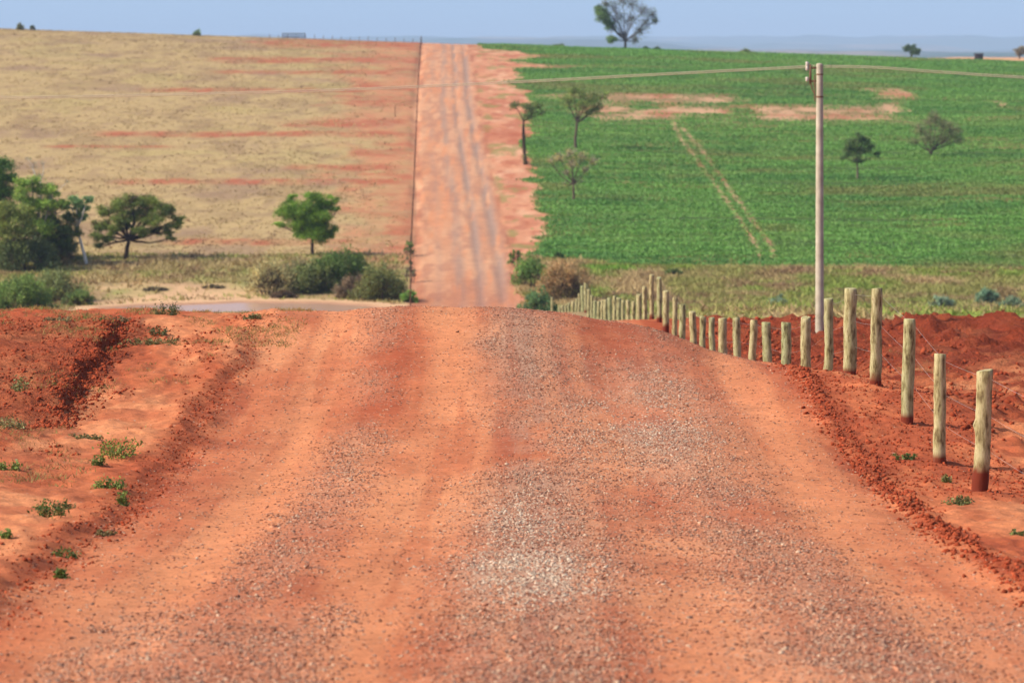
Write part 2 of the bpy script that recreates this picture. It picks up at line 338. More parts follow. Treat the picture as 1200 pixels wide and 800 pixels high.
def earth_material():
    m, n, b = newmat('earth', .95, .08); L = n.links
    att = N(n, 'ShaderNodeAttribute'); att.attribute_name = 'Col'
    gr = N(n, 'ShaderNodeAttribute'); gr.attribute_name = 'gravel'
    geo = N(n, 'ShaderNodeNewGeometry')
    def noise(sc, det=4, rough=.6):
        t = N(n, 'ShaderNodeTexNoise'); t.inputs['Scale'].default_value = sc; t.inputs['Detail'].default_value = det; t.inputs['Roughness'].default_value = rough
        L.new(geo.outputs['Position'], t.inputs['Vector']); return t
    def ramp(src, a, c, lo, hi):
        r = N(n, 'ShaderNodeMapRange'); r.inputs[1].default_value = a; r.inputs[2].default_value = c
        r.inputs[3].default_value = lo; r.inputs[4].default_value = hi; L.new(src, r.inputs[0]); return r.outputs[0]
    def math_(op, a, c):
        x = N(n, 'ShaderNodeMath'); x.operation = op
        for i, v in enumerate((a, c)):
            if isinstance(v, (int, float)): x.inputs[i].default_value = v
            else: L.new(v, x.inputs[i])
        return x.outputs[0]
    def mul(c, f):
        x = N(n, 'ShaderNodeVectorMath'); x.operation = 'SCALE'; L.new(c, x.inputs[0]); L.new(f, x.inputs['Scale']); return x.outputs[0]
    n1 = noise(9, 5); n2 = noise(38, 4, .7); n3 = noise(1.1, 6)
    f = math_('MULTIPLY', ramp(n1.outputs[0], .3, .7, .84, 1.14), ramp(n2.outputs[0], .3, .7, .8, 1.2))
    f = math_('MULTIPLY', f, ramp(n3.outputs[0], .3, .7, .88, 1.12))
    f = math_('MULTIPLY', f, 1.0)
    c = mul(att.outputs['Color'], f)
    # stone chips bedded in the surface
    vo = N(n, 'ShaderNodeTexVoronoi'); vo.inputs['Scale'].default_value = 26; L.new(geo.outputs['Position'], vo.inputs['Vector'])
    sep = N(n, 'ShaderNodeSeparateColor'); L.new(vo.outputs['Color'], sep.inputs[0])
    g2 = math_('ADD', math_('MULTIPLY', gr.outputs['Fac'], .95), 0.02)
    isst = math_('LESS_THAN', sep.outputs[0], g2)
    small = math_('LESS_THAN', vo.outputs['Distance'], ramp(sep.outputs[2], 0, 1, .25, .6))
    isst = math_('MULTIPLY', isst, small)
    cr = N(n, 'ShaderNodeValToRGB'); e = cr.color_ramp.elements
    cols = [(120, 76, 60), (156, 104, 82), (184, 136, 110), (196, 152, 126), (208, 178, 152)]
    pos = [0, .25, .5, .75, 1]
    while len(e) < 5: e.new(.5)
    for i in range(5): e[i].position = pos[i]; e[i].color = tuple(s2l(cols[i]))+(1,)
    L.new(sep.outputs[1], cr.inputs[0])
    mx = N(n, 'ShaderNodeMix'); mx.data_type = 'RGBA'
    L.new(math_('MULTIPLY', isst, .8), mx.inputs[0]); L.new(c, mx.inputs[6]); L.new(cr.outputs[0], mx.inputs[7])
    L.new(mx.outputs[2], b.inputs['Base Color'])
    h = math_('ADD', math_('MULTIPLY', n2.outputs[0], .012), math_('MULTIPLY', isst, .012))
    h = math_('ADD', h, math_('MULTIPLY', n1.outputs[0], .02))
    rg = math_('MAXIMUM', math_('MULTIPLY', gr.outputs['Fac'], -1), 0); n4 = noise(3.2, 8, .68)
    h = math_('ADD', h, math_('MULTIPLY', math_('MULTIPLY', n4.outputs[0], rg), .34))
    bp = N(n, 'ShaderNodeBump'); bp.inputs['Strength'].default_value = .9; bp.inputs['Distance'].default_value = 1.0
    L.new(h, bp.inputs['Height']); L.new(bp.outputs[0], b.inputs['Normal'])
    return m
EARTH = earth_material()
def attr_mat(name, rough=.85, transl=0.0, spec=.15, noise_scale=None):
    m, n, b = newmat(name, rough, spec); L = n.links
    att = N(n, 'ShaderNodeAttribute'); att.attribute_name = 'Col'
    src = att.outputs['Color']
    if noise_scale:
        t = N(n, 'ShaderNodeTexNoise'); t.inputs['Scale'].default_value = noise_scale; t.inputs['Detail'].default_value = 5
        tc = N(n, 'ShaderNodeTexCoord'); L.new(tc.outputs['Object'], t.inputs['Vector'])
        r = N(n, 'ShaderNodeMapRange'); r.inputs[1].default_value = .3; r.inputs[2].default_value = .7; r.inputs[3].default_value = .75; r.inputs[4].default_value = 1.2
        L.new(t.outputs[0], r.inputs[0]); v = N(n, 'ShaderNodeVectorMath'); v.operation = 'SCALE'; L.new(src, v.inputs[0]); L.new(r.outputs[0], v.inputs['Scale']); src = v.outputs[0]
        bp = N(n, 'ShaderNodeBump'); bp.inputs['Distance'].default_value = .02; L.new(t.outputs[0], bp.inputs['Height']); L.new(bp.outputs[0], b.inputs['Normal'])
    L.new(src, b.inputs['Base Color'])
    if transl:
        tr = N(n, 'ShaderNodeBsdfTranslucent'); L.new(src, tr.inputs[0]); ms = N(n, 'ShaderNodeMixShader'); ms.inputs[0].default_value = transl
        out = n.nodes['Material Output']; L.new(b.outputs[0], ms.inputs[1]); L.new(tr.outputs[0], ms.inputs[2]); L.new(ms.outputs[0], out.inputs[0])
    return m
LEAF = attr_mat('leaf', .6, .28, .3); BARK = attr_mat('bark', .9, 0, .1, 6.0); STONE = attr_mat('stone', .85, 0, .2); BLADE = attr_mat('grass_blade', .8, .2, .1)
CLOD = attr_mat('soil_clod', .97, 0, .05)

# ------------------------------------------------------------------ ground sheets
def sheet(us, ds, absx=False):
    D, U = np.meshgrid(ds, us, indexing='ij'); X = U if absx else U+xc(np.clip(D, 0, 760))
    dr = drop_at(X, np.maximum(D, .01)); col, gr = ground_colour(X, np.maximum(D, 1), dr)
    V = np.stack([X, D, ZC-dr], -1)
    return V, col, gr
def grid_faces(nr, nc, keep=None):
    i = np.arange(nr-1)[:, None]*nc+np.arange(nc-1)[None]
    q = np.stack([i, i+1, i+nc+1, i+nc], -1)
    return q
def outer(a, b, step0, grow):
    o = [a]; s = step0
    while o[-1] < b: o.append(min(b, o[-1]+s)); s *= grow
    return np.array(o)
RW = 4.14
def cols(fine, inner, s_in, outm, s0, grow):
    r = np.linspace(-RW, RW, int(round(2*RW/fine))+1)
    a = np.arange(RW+s_in, inner, s_in); b = outer(inner, outm, s0, grow)
    rt = np.concatenate([a, b]); return np.concatenate([-rt[::-1], r, rt]), len(rt), len(r)
patches = []
c0, n0, r0 = cols(.046, 9.2, .046, 45, .06, 1.09)
patches.append((c0, np.concatenate([np.arange(-6, 22.5, .35), np.arange(22.5, 62.001, .045)]), n0, r0))
c1, n1_, r1 = cols(.14, 13, .14, 60, .2, 1.03)
patches.append((c1, np.concatenate([np.arange(62, 118, .16), np.arange(118, 246.01, .6)]), n1_, r1))
c2, n2_, r2 = cols(.2, 30, .3, 170, .4, 1.006)
patches.append((c2, np.concatenate([np.arange(246, 310, .35), np.arange(310, 760.01, .75)]), n2_, r2))
parts = {'road': [], 'ground': [], 'hillside': []}
for pi, (us, ds, no, nr_) in enumerate(patches):
    if pi:      # tuck the first row of each patch a little under the patch before it
        ds = np.concatenate([[ds[0]-.6], ds])
    V, col, gr = sheet(us, ds)
    if pi: V[0, :, 2] -= .12
    q = grid_faces(len(ds), len(us)); V = V.reshape(-1, 3); col = col.reshape(-1, 3); gr = gr.ravel()
    side = 'ground' if pi < 2 else 'hillside'
    for key, qq in (('road', q[:, no:no+nr_-1]), (side, np.concatenate([q[:, :no], q[:, no+nr_-1:]], 1))):
        qq = qq.reshape(-1, 4); uq, inv = np.unique(qq, return_inverse=True)
        parts[key].append((V[uq], inv.reshape(-1, 4), col[uq], gr[uq]))
for key, lst in parts.items():
    off = 0; Vs, Fs, Cs, Gs = [], [], [], []
    for V, Fc, c, g in lst: Vs.append(V); Fs.append(Fc+off); Cs.append(c); Gs.append(g); off += len(V)
    o = mesh_np(key, np.concatenate(Vs), np.concatenate(Fs), EARTH, {'Col': np.concatenate(Cs), 'gravel': np.concatenate(Gs)}, True)
    tag(o, kind='structure')
# far land out to the horizon
ds = 755*np.exp(np.linspace(0, math.log(26000/755), 220)); ang = np.linspace(-.75, .75, 420)
D, A = np.meshgrid(ds, ang, indexing='ij'); X = A*D*(1+0*D); dr = drop_at(X, D)
dr[0] += .4
dr[1:] += 0
col_, _ = ground_colour(X, D, dr)
tag(mesh_np('distant_land', np.stack([X, D, ZC-dr], -1), grid_faces(len(ds), len(ang)).reshape(-1, 4), EARTH, {'Col': col_.reshape(-1, 3), 'gravel': np.zeros(D.size)}, True), kind='structure')
# ground left, right and behind the modelled strip, so the land is closed from any side
def apron(name, xs, ys):
    D, X = np.meshgrid(ys, xs, indexing='ij'); dr = base_drop(X, np.clip(D, 0, 1e5))+.5
    c, _ = ground_colour(X, np.clip(D, 1, 1e5), dr)
    return np.stack([X, D, ZC-dr], -1), c, grid_faces(len(ys), len(xs)).reshape(-1, 4)
aps = [apron('a', np.linspace(-700, 700, 281), np.linspace(-300, 790, 273))]
V, c, q = aps[0]
V[..., 2] -= 1.2*((np.abs(V[..., 0]) < 34)|((V[..., 1] > 230)&(np.abs(V[..., 0]) < 150)))
tag(mesh_np('surrounding_ground', V, q, EARTH, {'Col': c.reshape(-1, 3), 'gravel': np.zeros(c.shape[0]*c.shape[1])}, True), kind='structure')

# pond water
pm, pn, pb = newmat('pond_water', .22, .4); pb.inputs['Base Color'].default_value = tuple(s2l((206, 160, 128)))+(1,)
wn = N(pn, 'ShaderNodeTexNoise'); wn.inputs['Scale'].default_value = 1.2; wb = N(pn, 'ShaderNodeBump'); wb.inputs['Strength'].default_value = .05; wb.inputs['Distance'].default_value = .05
pn.links.new(wn.outputs[0], wb.inputs['Height']); pn.links.new(wb.outputs[0], pb.inputs['Normal'])
ts = np.linspace(0, 2*math.pi, 65)[:-1]
ring = np.stack([PX+PRX*1.3*np.cos(ts), PD+PRD*1.3*np.sin(ts), np.full(64, ZC-WATER_DROP)], -1)
Vw = np.concatenate([[[PX, PD, ZC-WATER_DROP]], ring]); Fw = np.array([[0, 1+i, 1+(i+1) % 64] for i in range(64)])
tag(mesh_np('pond_water', Vw, Fw, pm), kind='structure')

# ------------------------------------------------------------------ haze
hm = bpy.data.materials.new('haze'); hm.use_nodes = True; hn = hm.node_tree; hn.nodes.clear()
pv = hn.nodes.new('ShaderNodeVolumePrincipled'); ho = hn.nodes.new('ShaderNodeOutputMaterial')
pv.inputs['Color'].default_value = (.56, .74, 1, 1); pv.inputs['Density'].default_value = 1.05e-4; pv.inputs['Anisotropy'].default_value = 0.0
hn.links.new(pv.outputs[0], ho.inputs['Volume'])
x0, x1, y0, y1, z0, z1 = -21000, 21000, -400, 27000, -60, 170
bv = [(x, y, z) for x in (x0, x1) for y in (y0, y1) for z in (z0, z1)]
bf = [(0, 1, 3, 2), (4, 6, 7, 5), (0, 4, 5, 1), (2, 3, 7, 6), (0, 2, 6, 4), (1, 5, 7, 3)]
tag(mesh_np('haze', bv, bf, hm), kind='stuff')

# ------------------------------------------------------------------ builders: tubes, leaves, trees
class MB:
    def __init__(s): s.v = []; s.f = []; s.c = []; s.n = 0
    def add(s, V, Fc, c):
        V = np.asarray(V, float).reshape(-1, 3); Fc = np.asarray(Fc, int)
        s.v.append(V); s.f.append(Fc+s.n); c = np.asarray(c, float)
        s.c.append(np.broadcast_to(c, (len(V), 3)) if c.ndim == 1 else c); s.n += len(V)
    def tube(s, pts, rad, c, sides=6):
        pts = np.asarray(pts, float); k = len(pts); rad = np.broadcast_to(np.asarray(rad, float), (k,))
        T = np.gradient(pts, axis=0); T /= np.linalg.norm(T, axis=1)[:, None]+1e-9
        up = np.where(np.abs(T[:, 2:3]) > .9, np.array([[1., 0, 0]]), np.array([[0, 0, 1.]]))
        A = np.cross(T, up); A /= np.linalg.norm(A, axis=1)[:, None]+1e-9; B = np.cross(T, A)
        a = np.linspace(0, 2*math.pi, sides+1)[:-1]
        V = pts[:, None]+rad[:, None, None]*(A[:, None]*np.cos(a)[None, :, None]+B[:, None]*np.sin(a)[None, :, None])
        i = np.arange(k-1)[:, None]*sides; j = np.arange(sides)[None]
        q = np.stack([i+j, i+(j+1) % sides, i+sides+(j+1) % sides, i+sides+j], -1).reshape(-1, 4)
        s.add(V.reshape(-1, 3), q, c)
    def quads(s, P, size, c, aspect=.55, flat=.4, r=None, lie=1.0):
        r = r or rng; n = len(P); D = r.normal(size=(n, 3)); D[:, 2] *= (flat+.3)*lie; D /= np.linalg.norm(D, axis=1)[:, None]
        E = r.normal(size=(n, 3)); E[:, 2] *= lie; E -= (E*D).sum(1)[:, None]*D; E /= np.linalg.norm(E, axis=1)[:, None]
        sz = np.broadcast_to(size, (n,))[:, None]*.5
        V = np.stack([P-D*sz, P+E*sz*aspect, P+D*sz, P-E*sz*aspect], 1)
        q = np.arange(4*n).reshape(n, 4); s.add(V.reshape(-1, 3), q, np.repeat(c, 4, axis=0) if np.ndim(c) == 2 else c)
    def build(s, name, mat, parent=None, smooth=False):
        return mesh_np(name, np.concatenate(s.v), np.concatenate(s.f), mat, {'Col': np.concatenate(s.c)}, smooth, parent)
def curve(a, b, bend, k=6, r=None):
    r = r or rng; a = np.asarray(a, float); b = np.asarray(b, float); t = np.linspace(0, 1, k)[:, None]
    L = np.linalg.norm(b-a); m = (a+b)/2+r.normal(size=3)*bend*L+np.array([0, 0, -.05*L])
    P = (1-t)**2*a+2*t*(1-t)*m+t*t*b
    P[1:-1] += r.normal(size=(k-2, 3))*bend*L*.12
    return P
def leafcol(base, n, var=.22, r=None):
    r = r or rng; base = np.asarray(base)*1.35; k = np.exp(r.normal(size=(n, 1))*var); w_ = r.random((n, 1))
    return np.clip(base*(k)*(1+(w_-.5)*np.array([[.35, 0, -.2]])), 0, 1)
def make_tree(name, label, cat, x, d, trunk_top, blobs, leaf=(90, 130, 50), nleaf=1.0, lsize=.2, tr=.16, bark=(110, 90, 78), twigs=0, group=None, lean=0., seed=1, flatblob=.8, forks=None, hollow=.35, stems=1, twigcol=None, z=None, scatter=.0):
    """blobs: (dx, dy, dz, r) leaf masses in metres from the foot; branches grow from the fork to each of them"""
    r = np.random.default_rng(seed); z = gz(x, d)-.08 if z is None else z
    t = thing(name, label, cat, (x, d, z), group)
    tb = MB(); bc = s2l(bark); tops = []
    for s_ in range(stems):
        foot = np.array([0, 0, 0.]) if stems == 1 else np.array([r.normal()*.25, r.normal()*.25, 0])
        top = np.array([lean*trunk_top+(r.normal()*.5*trunk_top*.5 if stems > 1 else 0), 0, trunk_top])
        P = curve(foot-[0, 0, .3], top, .05, 7, r); rr = np.linspace(tr*1.15, tr*.72, 7)/math.sqrt(stems); rr[0] *= 1.35
        tb.tube(P, rr, bc, 8); tops.append(top)
    bb = MB(); tw = MB(); cr = MB(); tc_ = s2l(twigcol) if twigcol is not None else bc; ntw = 0; nl = 0
    for (dx, dy, dz, br) in blobs:
        top = tops[int(np.argmin([abs(dx-q[0]) for q in tops]))]
        c = np.array([dx, dy, dz]); L = np.linalg.norm(c-top)
        P = curve(top, c, .1, 7, r); bb.tube(P, np.linspace(tr*.55, tr*.16, 7), bc, 5)
        for k in range(4 if br > .5 else 2):
            o_ = r.normal(size=3); o_ /= np.linalg.norm(o_); e = c+o_*br*np.array([1, 1, flatblob])*.85
            Q = curve(P[-1-int(r.integers(0, 3))], e, .12, 4, r); bb.tube(Q, np.linspace(tr*.2, tr*.05, 4), bc, 4)
        if twigs:
            m = int(twigs*br*br*60)
            for k in range(m):
                o_ = r.normal(size=3); o_ /= np.linalg.norm(o_); o_[2] = o_[2]*.7+.25
                s0 = c+r.normal(size=3)*br*.28; e = s0+o_*br*np.array([1, 1, flatblob])*r.uniform(.45, .95)
                Q = curve(s0, e, .16, 3, r); tw.tube(Q, [.022, .017, .008], tc_*r.uniform(.7, 1.3), 3); ntw += 1
        m = int(nleaf*2300*br*br)
        if m:
            o_ = r.normal(size=(m, 3)); o_ /= np.linalg.norm(o_, axis=1)[:, None]
            # uneven clumps with gaps
            kc = max(6, int(14*br*br)); cc = r.normal(size=(kc, 3)); cc /= np.linalg.norm(cc, axis=1)[:, None]
            cc *= (hollow+(1-hollow)*r.random((kc, 1)))*br; cc[:, 2] *= flatblob
            pick = r.integers(0, kc, m); rad = br*.27
            Pl = cc[pick]+r.normal(size=(m, 3))*rad*np.array([1, 1, .6])
            mm = r.random(m) < scatter; Pl[mm] *= 1.25
            tone = np.exp(r.normal(size=kc)*.2)[pick][:, None]
            cr.quads(c+Pl, lsize*.78*r.uniform(.6, 1.4, m), leafcol(s2l(leaf), m, .2, r)*tone, .6, .5, r); nl += m
    tb.build('trunk', BARK, t, True); bb.build('branches', BARK, t, True)
    if ntw: tag(tw.build('twigs', BARK, t), kind='stuff')
    if nl: cr.build('crown', LEAF, t)
    return t
def make_shrub(name, label, px, d, wpx, hpx, leaf, seed, dens=1.0, twigs=.5, bark=(120, 100, 84), group=None, z=None, x=None, lsize=.16, cat='shrub', depth=None):
    """a bush wpx wide and hpx high as seen in the photograph at distance d"""
    r = np.random.default_rng(seed); x = (px-600)/F*d if x is None else x; W = wpx/F*d; H = hpx/F*d; z = gz(x, d)-.05 if z is None else z
    t = thing(name, label, cat, (x, d, z), group); dp = depth or W*.7
    st = MB(); fo = MB(); bc = s2l(bark)
    n = max(4, int(9*W/max(H, .5))); cs = []
    for k in range(n):
        a = (k+.5)/n-.5+r.normal()*.04; hh = H*(1-(abs(a)*2)**2.2*.55)*r.uniform(.72, 1.0)
        br = min(H*.42, W*.3)*r.uniform(.7, 1.1); cs.append((a*(W-br), r.normal()*dp*.25, max(hh-br*.75, br*.5), br))
    for (cx, cy, cz, br) in cs:
        st.tube(curve((cx*.55, cy*.5, -.1), (cx, cy, cz), .08, 5, r), np.linspace(.05, .02, 5)*max(.6, H/3), bc, 4)
        m = int(twigs*26)
        for k in range(m):
            o_ = r.normal(size=3); o_ /= np.linalg.norm(o_); o_[2] = abs(o_[2])*.9
            s0 = np.array([cx, cy, cz])*np.array([.9, .9, .6])+r.normal(size=3)*br*.2
            st.tube(curve(s0, s0+o_*br*r.uniform(.8, 1.45), .12, 3, r), [.02, .014, .007], bc*r.uniform(.75, 1.35), 3)
        m = int(dens*800*(br/lsize*.16)**2+40*dens)
        kc = max(5, int(m/45)); cc = r.normal(size=(kc, 3)); cc /= np.linalg.norm(cc, axis=1)[:, None]; cc *= br*r.uniform(.45, 1.05, (kc, 1))
        pick = r.integers(0, kc, m); P = np.array([cx, cy, cz])+cc[pick]+r.normal(size=(m, 3))*br*.2
        P[:, 2] = np.maximum(P[:, 2], .03+r.random(m)*.15)
        fo.quads(P, lsize*r.uniform(.6, 1.5, m), leafcol(s2l(leaf), m, .2, r)*np.exp(r.normal(size=kc)*.22)[pick][:, None], .45, .9, r)
    tag(st.build('stems', BARK, t), kind='stuff'); fo.build('foliage', LEAF, t)
    return t

# ------------------------------------------------------------------ trees
def P(px, py, lo=250, hi=760):
    x, d, z = at(px, py, lo, hi); return x, d
def bl(d, foot, lst):
    """leaf masses given as (px, py, radius px, depth) around a foot seen at foot=(px,py)"""
    k = d/F; return [((a-foot[0])*k, dy*k, (foot[1]-b)*k, r_*k) for a, b, r_, dy in lst]
# leafy tree on the pasture slope
f = (366, 300); x, d = P(*f); k = d/F
make_tree('leafy_tree', 'bushy bright green tree with a short dark trunk standing alone above the pond shrubs', 'tree', x, d, 22*k,
          bl(d, f, [(372, 276, 11, 0), (384, 276, 10, 4), (362, 272, 10, -4), (345, 256, 14, 0), (352, 243, 13, -8), (333, 250, 11, 4), (342, 232, 7, 0), (368, 232, 11, -6), (382, 233, 10, 5), (376, 243, 12, 8), (395, 246, 7, 0), (366, 255, 15, 0), (380, 262, 12, 4), (372, 268, 14, -6), (388, 270, 8, 0), (360, 262, 12, 6), (328, 262, 6, 0), (390, 233, 6, 0), (352, 268, 12, 5), (340, 246, 12, -6), (360, 242, 12, 9), (378, 252, 12, -8)]),
          (116, 148, 50), 1.15, .17, .15, (84, 66, 56), seed=11)
# spreading tree by the grove
f = (146, 303); x, d = P(*f); k = d/F
make_tree('spreading_tree', 'wide umbrella shaped tree with forked dark trunk and brownish twigs under thin green leaves', 'tree', x, d, 24*k,
          bl(d, f, [(124, 245, 11, 0), (138, 238, 12, 6), (155, 232, 12, -6), (170, 234, 12, 4), (185, 240, 12, 0), (198, 248, 11, 4), (205, 260, 9, 0), (122, 262, 11, 0), (140, 255, 12, -5), (160, 250, 13, 8), (180, 256, 12, -8), (116, 275, 9, 0), (195, 268, 9, 0), (128, 280, 8, 4), (210, 254, 6, 0), (148, 264, 9, 9), (165, 266, 10, -9), (182, 270, 9, 6), (134, 268, 9, -7), (112, 262, 7, 0), (118, 286, 6, 0), (200, 276, 6, 0), (172, 244, 10, 8), (146, 243, 10, -9)]),
          (120, 134, 60), 1.0, .17, .2, (72, 56, 50), twigs=1.1, twigcol=(112, 84, 74), seed=12, lean=.2)
# grove at the left edge
grove = [
 ('grove_tree', 'tall dark green tree cut by the left edge of the view', (-12, 312), [(-10, 205, 18, 0), (2, 200, 13, 6), (-14, 225, 20, 0), (10, 212, 10, -6), (0, 230, 16, 8), (-20, 250, 20, 0), (6, 250, 14, 0), (-8, 275, 16, 0)], (86, 116, 48), .8, .2, 60, (90, 78, 68)),
 ('grove_tree', 'leafy light green tree rising in the middle of the left grove', (42, 312), [(38, 215, 11, 0), (50, 225, 12, 5), (28, 230, 12, -5), (62, 222, 8, 0), (45, 240, 14, 0), (60, 245, 12, 8), (30, 252, 14, 4), (72, 240, 9, 0), (48, 262, 14, 0), (24, 214, 7, 0)], (132, 158, 66), .75, .18, 40, (150, 140, 126)),
 ('grove_tree', 'low yellowish green tree in front of the left grove', (16, 318), [(10, 245, 13, 0), (26, 252, 13, 4), (0, 258, 14, 0), (14, 268, 14, -6), (32, 272, 12, 0), (5, 285, 14, 5), (24, 290, 12, 0)], (128, 138, 66), .6, .18, 25, (120, 100, 80)),
 ('grove_tree', 'dark bushy tree between the light green one and the white trunk', (66, 310), [(60, 262, 13, 4), (74, 268, 12, 0), (50, 275, 13, -4), (66, 284, 13, 4), (84, 256, 9, 0), (80, 284, 11, 0), (52, 294, 12, 0), (90, 272, 8, 0)], (92, 108, 52), .7, .18, 20, (90, 74, 60)),
]
for i, (nm, lb, f, L_, c_, dn, tr_, th, bk) in enumerate(grove):
    x, d = P(max(f[0], -60), f[1]-(i == 0)*6); k = d/F
    make_tree(nm, lb, 'tree', x, d, th*.55*k, bl(d, f, [(a_, b_, r_*1.12, y_) for a_, b_, r_, y_ in L_]), c_, dn*1.05, .2, tr_, bk, seed=20+i, twigs=.3, group='trees of the left grove')
f = (108, 304); x, d = P(*f); d -= 3; k = d/F
make_tree('white_trunk_tree', 'slender tree with a bent white trunk and bluish leaves beside the spreading tree', 'tree', x, d, 42*k,
          bl(d, f, [(95, 228, 8, 0), (103, 238, 8, 4), (88, 236, 7, 0), (98, 248, 8, 0), (84, 248, 6, 0), (108, 228, 6, 0)]), (120, 152, 96), 1.3, .2, .14, (236, 226, 212), seed=31, lean=-.28)
f = (50, 300); x, d = P(*f); k = d/F
make_tree('bare_pale_tree', 'thin leafless tree with pale trunk poking above the left grove', 'tree', x+.2, d-2, 62*k,
          bl(d, f, [(40, 190, 5, 0), (48, 202, 6, 0), (60, 212, 5, 0), (52, 188, 4, 0), (34, 182, 4, 0), (80, 208, 3.5, 0)]), (140, 140, 110), .12, .14, .085, (214, 206, 196), twigs=1.3, twigcol=(150, 140, 132), seed=32)
f = (18, 314); x, d = P(*f)
make_tree('bare_thicket_tree', 'leafless greyish brown small tree at the foot of the left grove', 'tree', x, d-1.5, 10*d/F,
          bl(d, f, [(12, 292, 8, 0), (22, 288, 9, 0), (18, 276, 8, 0), (28, 298, 7, 0)]), (130, 110, 80), .05, .14, .07, (132, 112, 100), twigs=1.6, twigcol=(146, 122, 108), seed=33, stems=2)
# trees in the crop field
f = (675, 178); x, d = P(675, 176); k = d/F
make_tree('field_tree', 'tall thin crowned tree in the green field, directly above the bare flat crowned tree', 'tree', x, d, 34*k,
          bl(d, f, [(665, 118, 11, 0), (680, 110, 12, 4), (695, 115, 11, 0), (700, 126, 9, 0), (685, 124, 11, -5), (672, 105, 7, 0), (708, 112, 6, 0), (690, 134, 8, 0)]), (128, 146, 74), .32, .2, .17, (104, 88, 76), twigs=.8, twigcol=(140, 132, 96), seed=41, lean=.03)
x2, d2 = x, d
f = (615, 193); x, d = P(*f); k = d/F
make_tree('field_tree', 'slim tree at the edge of the bare road strip, dark tuft high on its left', 'tree', x, d, 52*k,
          bl(d, f, [(603, 123, 8, 0), (617, 126, 8, 3), (628, 124, 7, 0), (622, 134, 8, 0), (634, 132, 5, 0), (614, 185, 5, 0), (616, 190, 4, 0)]), (98, 112, 58), .38, .19, .15, (92, 74, 62), twigs=.45, twigcol=(130, 116, 90), seed=42, lean=-.03)
f = (672, 235); x, d = P(*f); k = d/F
make_tree('bare_tree', 'small almost leafless tree with a flat grey crown low in the green field', 'tree', x, d, 20*k,
          bl(d, f, [(655, 184, 9, 0), (668, 179, 10, 4), (682, 183, 9, 0), (694, 188, 8, 0), (670, 192, 9, -4), (645, 188, 6, 0), (686, 198, 8, 0), (664, 202, 7, 0), (662, 215, 4, 0), (682, 212, 4, 0)]), (170, 160, 84), .09, .17, .13, (112, 92, 80), twigs=1.7, twigcol=(190, 168, 150), seed=43)
f = (1004, 212); x, d = P(*f); k = d/F
make_tree('field_tree', 'dark green drooping tree with thin trunk standing alone right of the tall pole', 'tree', x, d, 24*k,
          bl(d, f, [(1000, 168, 10, 0), (1012, 164, 9, 4), (993, 176, 9, 0), (1008, 178, 10, -4), (1020, 172, 8, 0), (1027, 181, 5, 0), (988, 183, 5, 0), (1003, 188, 7, 0), (1006, 160, 7, 0)]), (84, 104, 56), .55, .19, .11, (130, 112, 96), seed=44, twigs=.25)
f = (1092, 183); x, d = P(*f); k = d/F
make_tree('field_tree', 'broad low multi-stemmed olive tree with half bare crown at right of the field', 'tree', x, d, 8*k,
          bl(d, f, [(1078, 152, 11, 0), (1092, 142, 12, 4), (1106, 146, 12, 0), (1120, 152, 11, 0), (1088, 162, 12, -4), (1106, 163, 12, 5), (1124, 163, 8, 0), (1072, 164, 7, 0), (1096, 134, 8, 0)]), (122, 130, 82), .2, .19, .16, (100, 84, 72), twigs=1.0, twigcol=(160, 142, 116), seed=45, stems=3)
# skyline trees
def sky_tree(nm, lb, fpx, dd, drop_y, blobs, **kw):
    x = (fpx-600)/F*dd; z = ZC-(drop_y-60)/F*dd; zg = gz(x, dd)
    z = zg-.1; k = dd/F; f = (fpx, 60+(ZC-zg)/k)
    return make_tree(nm, lb, 'tree', x, dd, kw.pop('tt')*k, [((a-fpx)*k, dy*k, (drop_y-b)*k, r_*k) for a, b, r_, dy in blobs], z=z, **kw)
sky_tree('skyline_tree', 'largest skyline tree, half bare with green leaves on its left side', 733, 688, 61,
         [(706, 20, 9, 0), (703, 12, 6, 0), (714, 30, 7, 0), (716, 48, 6, 0)], tt=12, leaf=(104, 128, 70), nleaf=.5, lsize=.34, tr=.3, bark=(88, 76, 72), twigs=.25, seed=51)
t0 = bpy.data.objects['skyline_tree']
def add_crown(t, r, blobs, k, foot, leaf, nleaf, twigs, tcol, fork, tr, lsize):
    """more branches, twigs and leaves for an existing tree, each a part of that tree"""
    bb = MB(); tw = MB(); cr = MB()
    for (a, b, rr, dy) in blobs:
        c = np.array([(a-foot[0])*k, dy*k, (foot[1]-b)*k]); br = rr*k
        Pp = curve(fork, c, .1, 6, r); bb.tube(Pp, np.linspace(tr*.5, tr*.14, 6), s2l(tcol), 5)
        for q in range(int(twigs*40)):
            o_ = r.normal(size=3); o_ /= np.linalg.norm(o_); s0 = c+r.normal(size=3)*br*.25
            tw.tube(curve(s0, s0+o_*br*r.uniform(.5, 1.1), .15, 3, r), [.04, .03, .014], s2l(tcol)*r.uniform(.8, 1.3), 3)
        m = int(nleaf*300)
        if m: cr.quads(c+r.normal(size=(m, 3))*br*.5, lsize*r.uniform(.6, 1.3, m), leafcol(s2l(leaf), m, .2, r), .6, .5, r)
    bb.build('limbs', BARK, t); tag(tw.build('fine_twigs', BARK, t), kind='stuff')
    if cr.n: cr.build('thin_foliage', LEAF, t)
add_crown(t0, np.random.default_rng(52), [(720, 10, 11, 0), (730, 2, 10, 4), (742, 6, 11, 0), (754, 14, 10, -4), (764, 18, 8, 0), (725, 22, 11, 5), (740, 24, 12, 0), (756, 28, 9, 0), (718, 34, 8, 0), (750, 38, 8, 0), (744, 48, 6, 0), (768, 26, 5, 0), (710, 6, 6, 0)],
          688/F, (733, 61), (116, 128, 84), .42, 1.6, (124, 114, 112), (0, 0, 12*688/F), .3, .3)
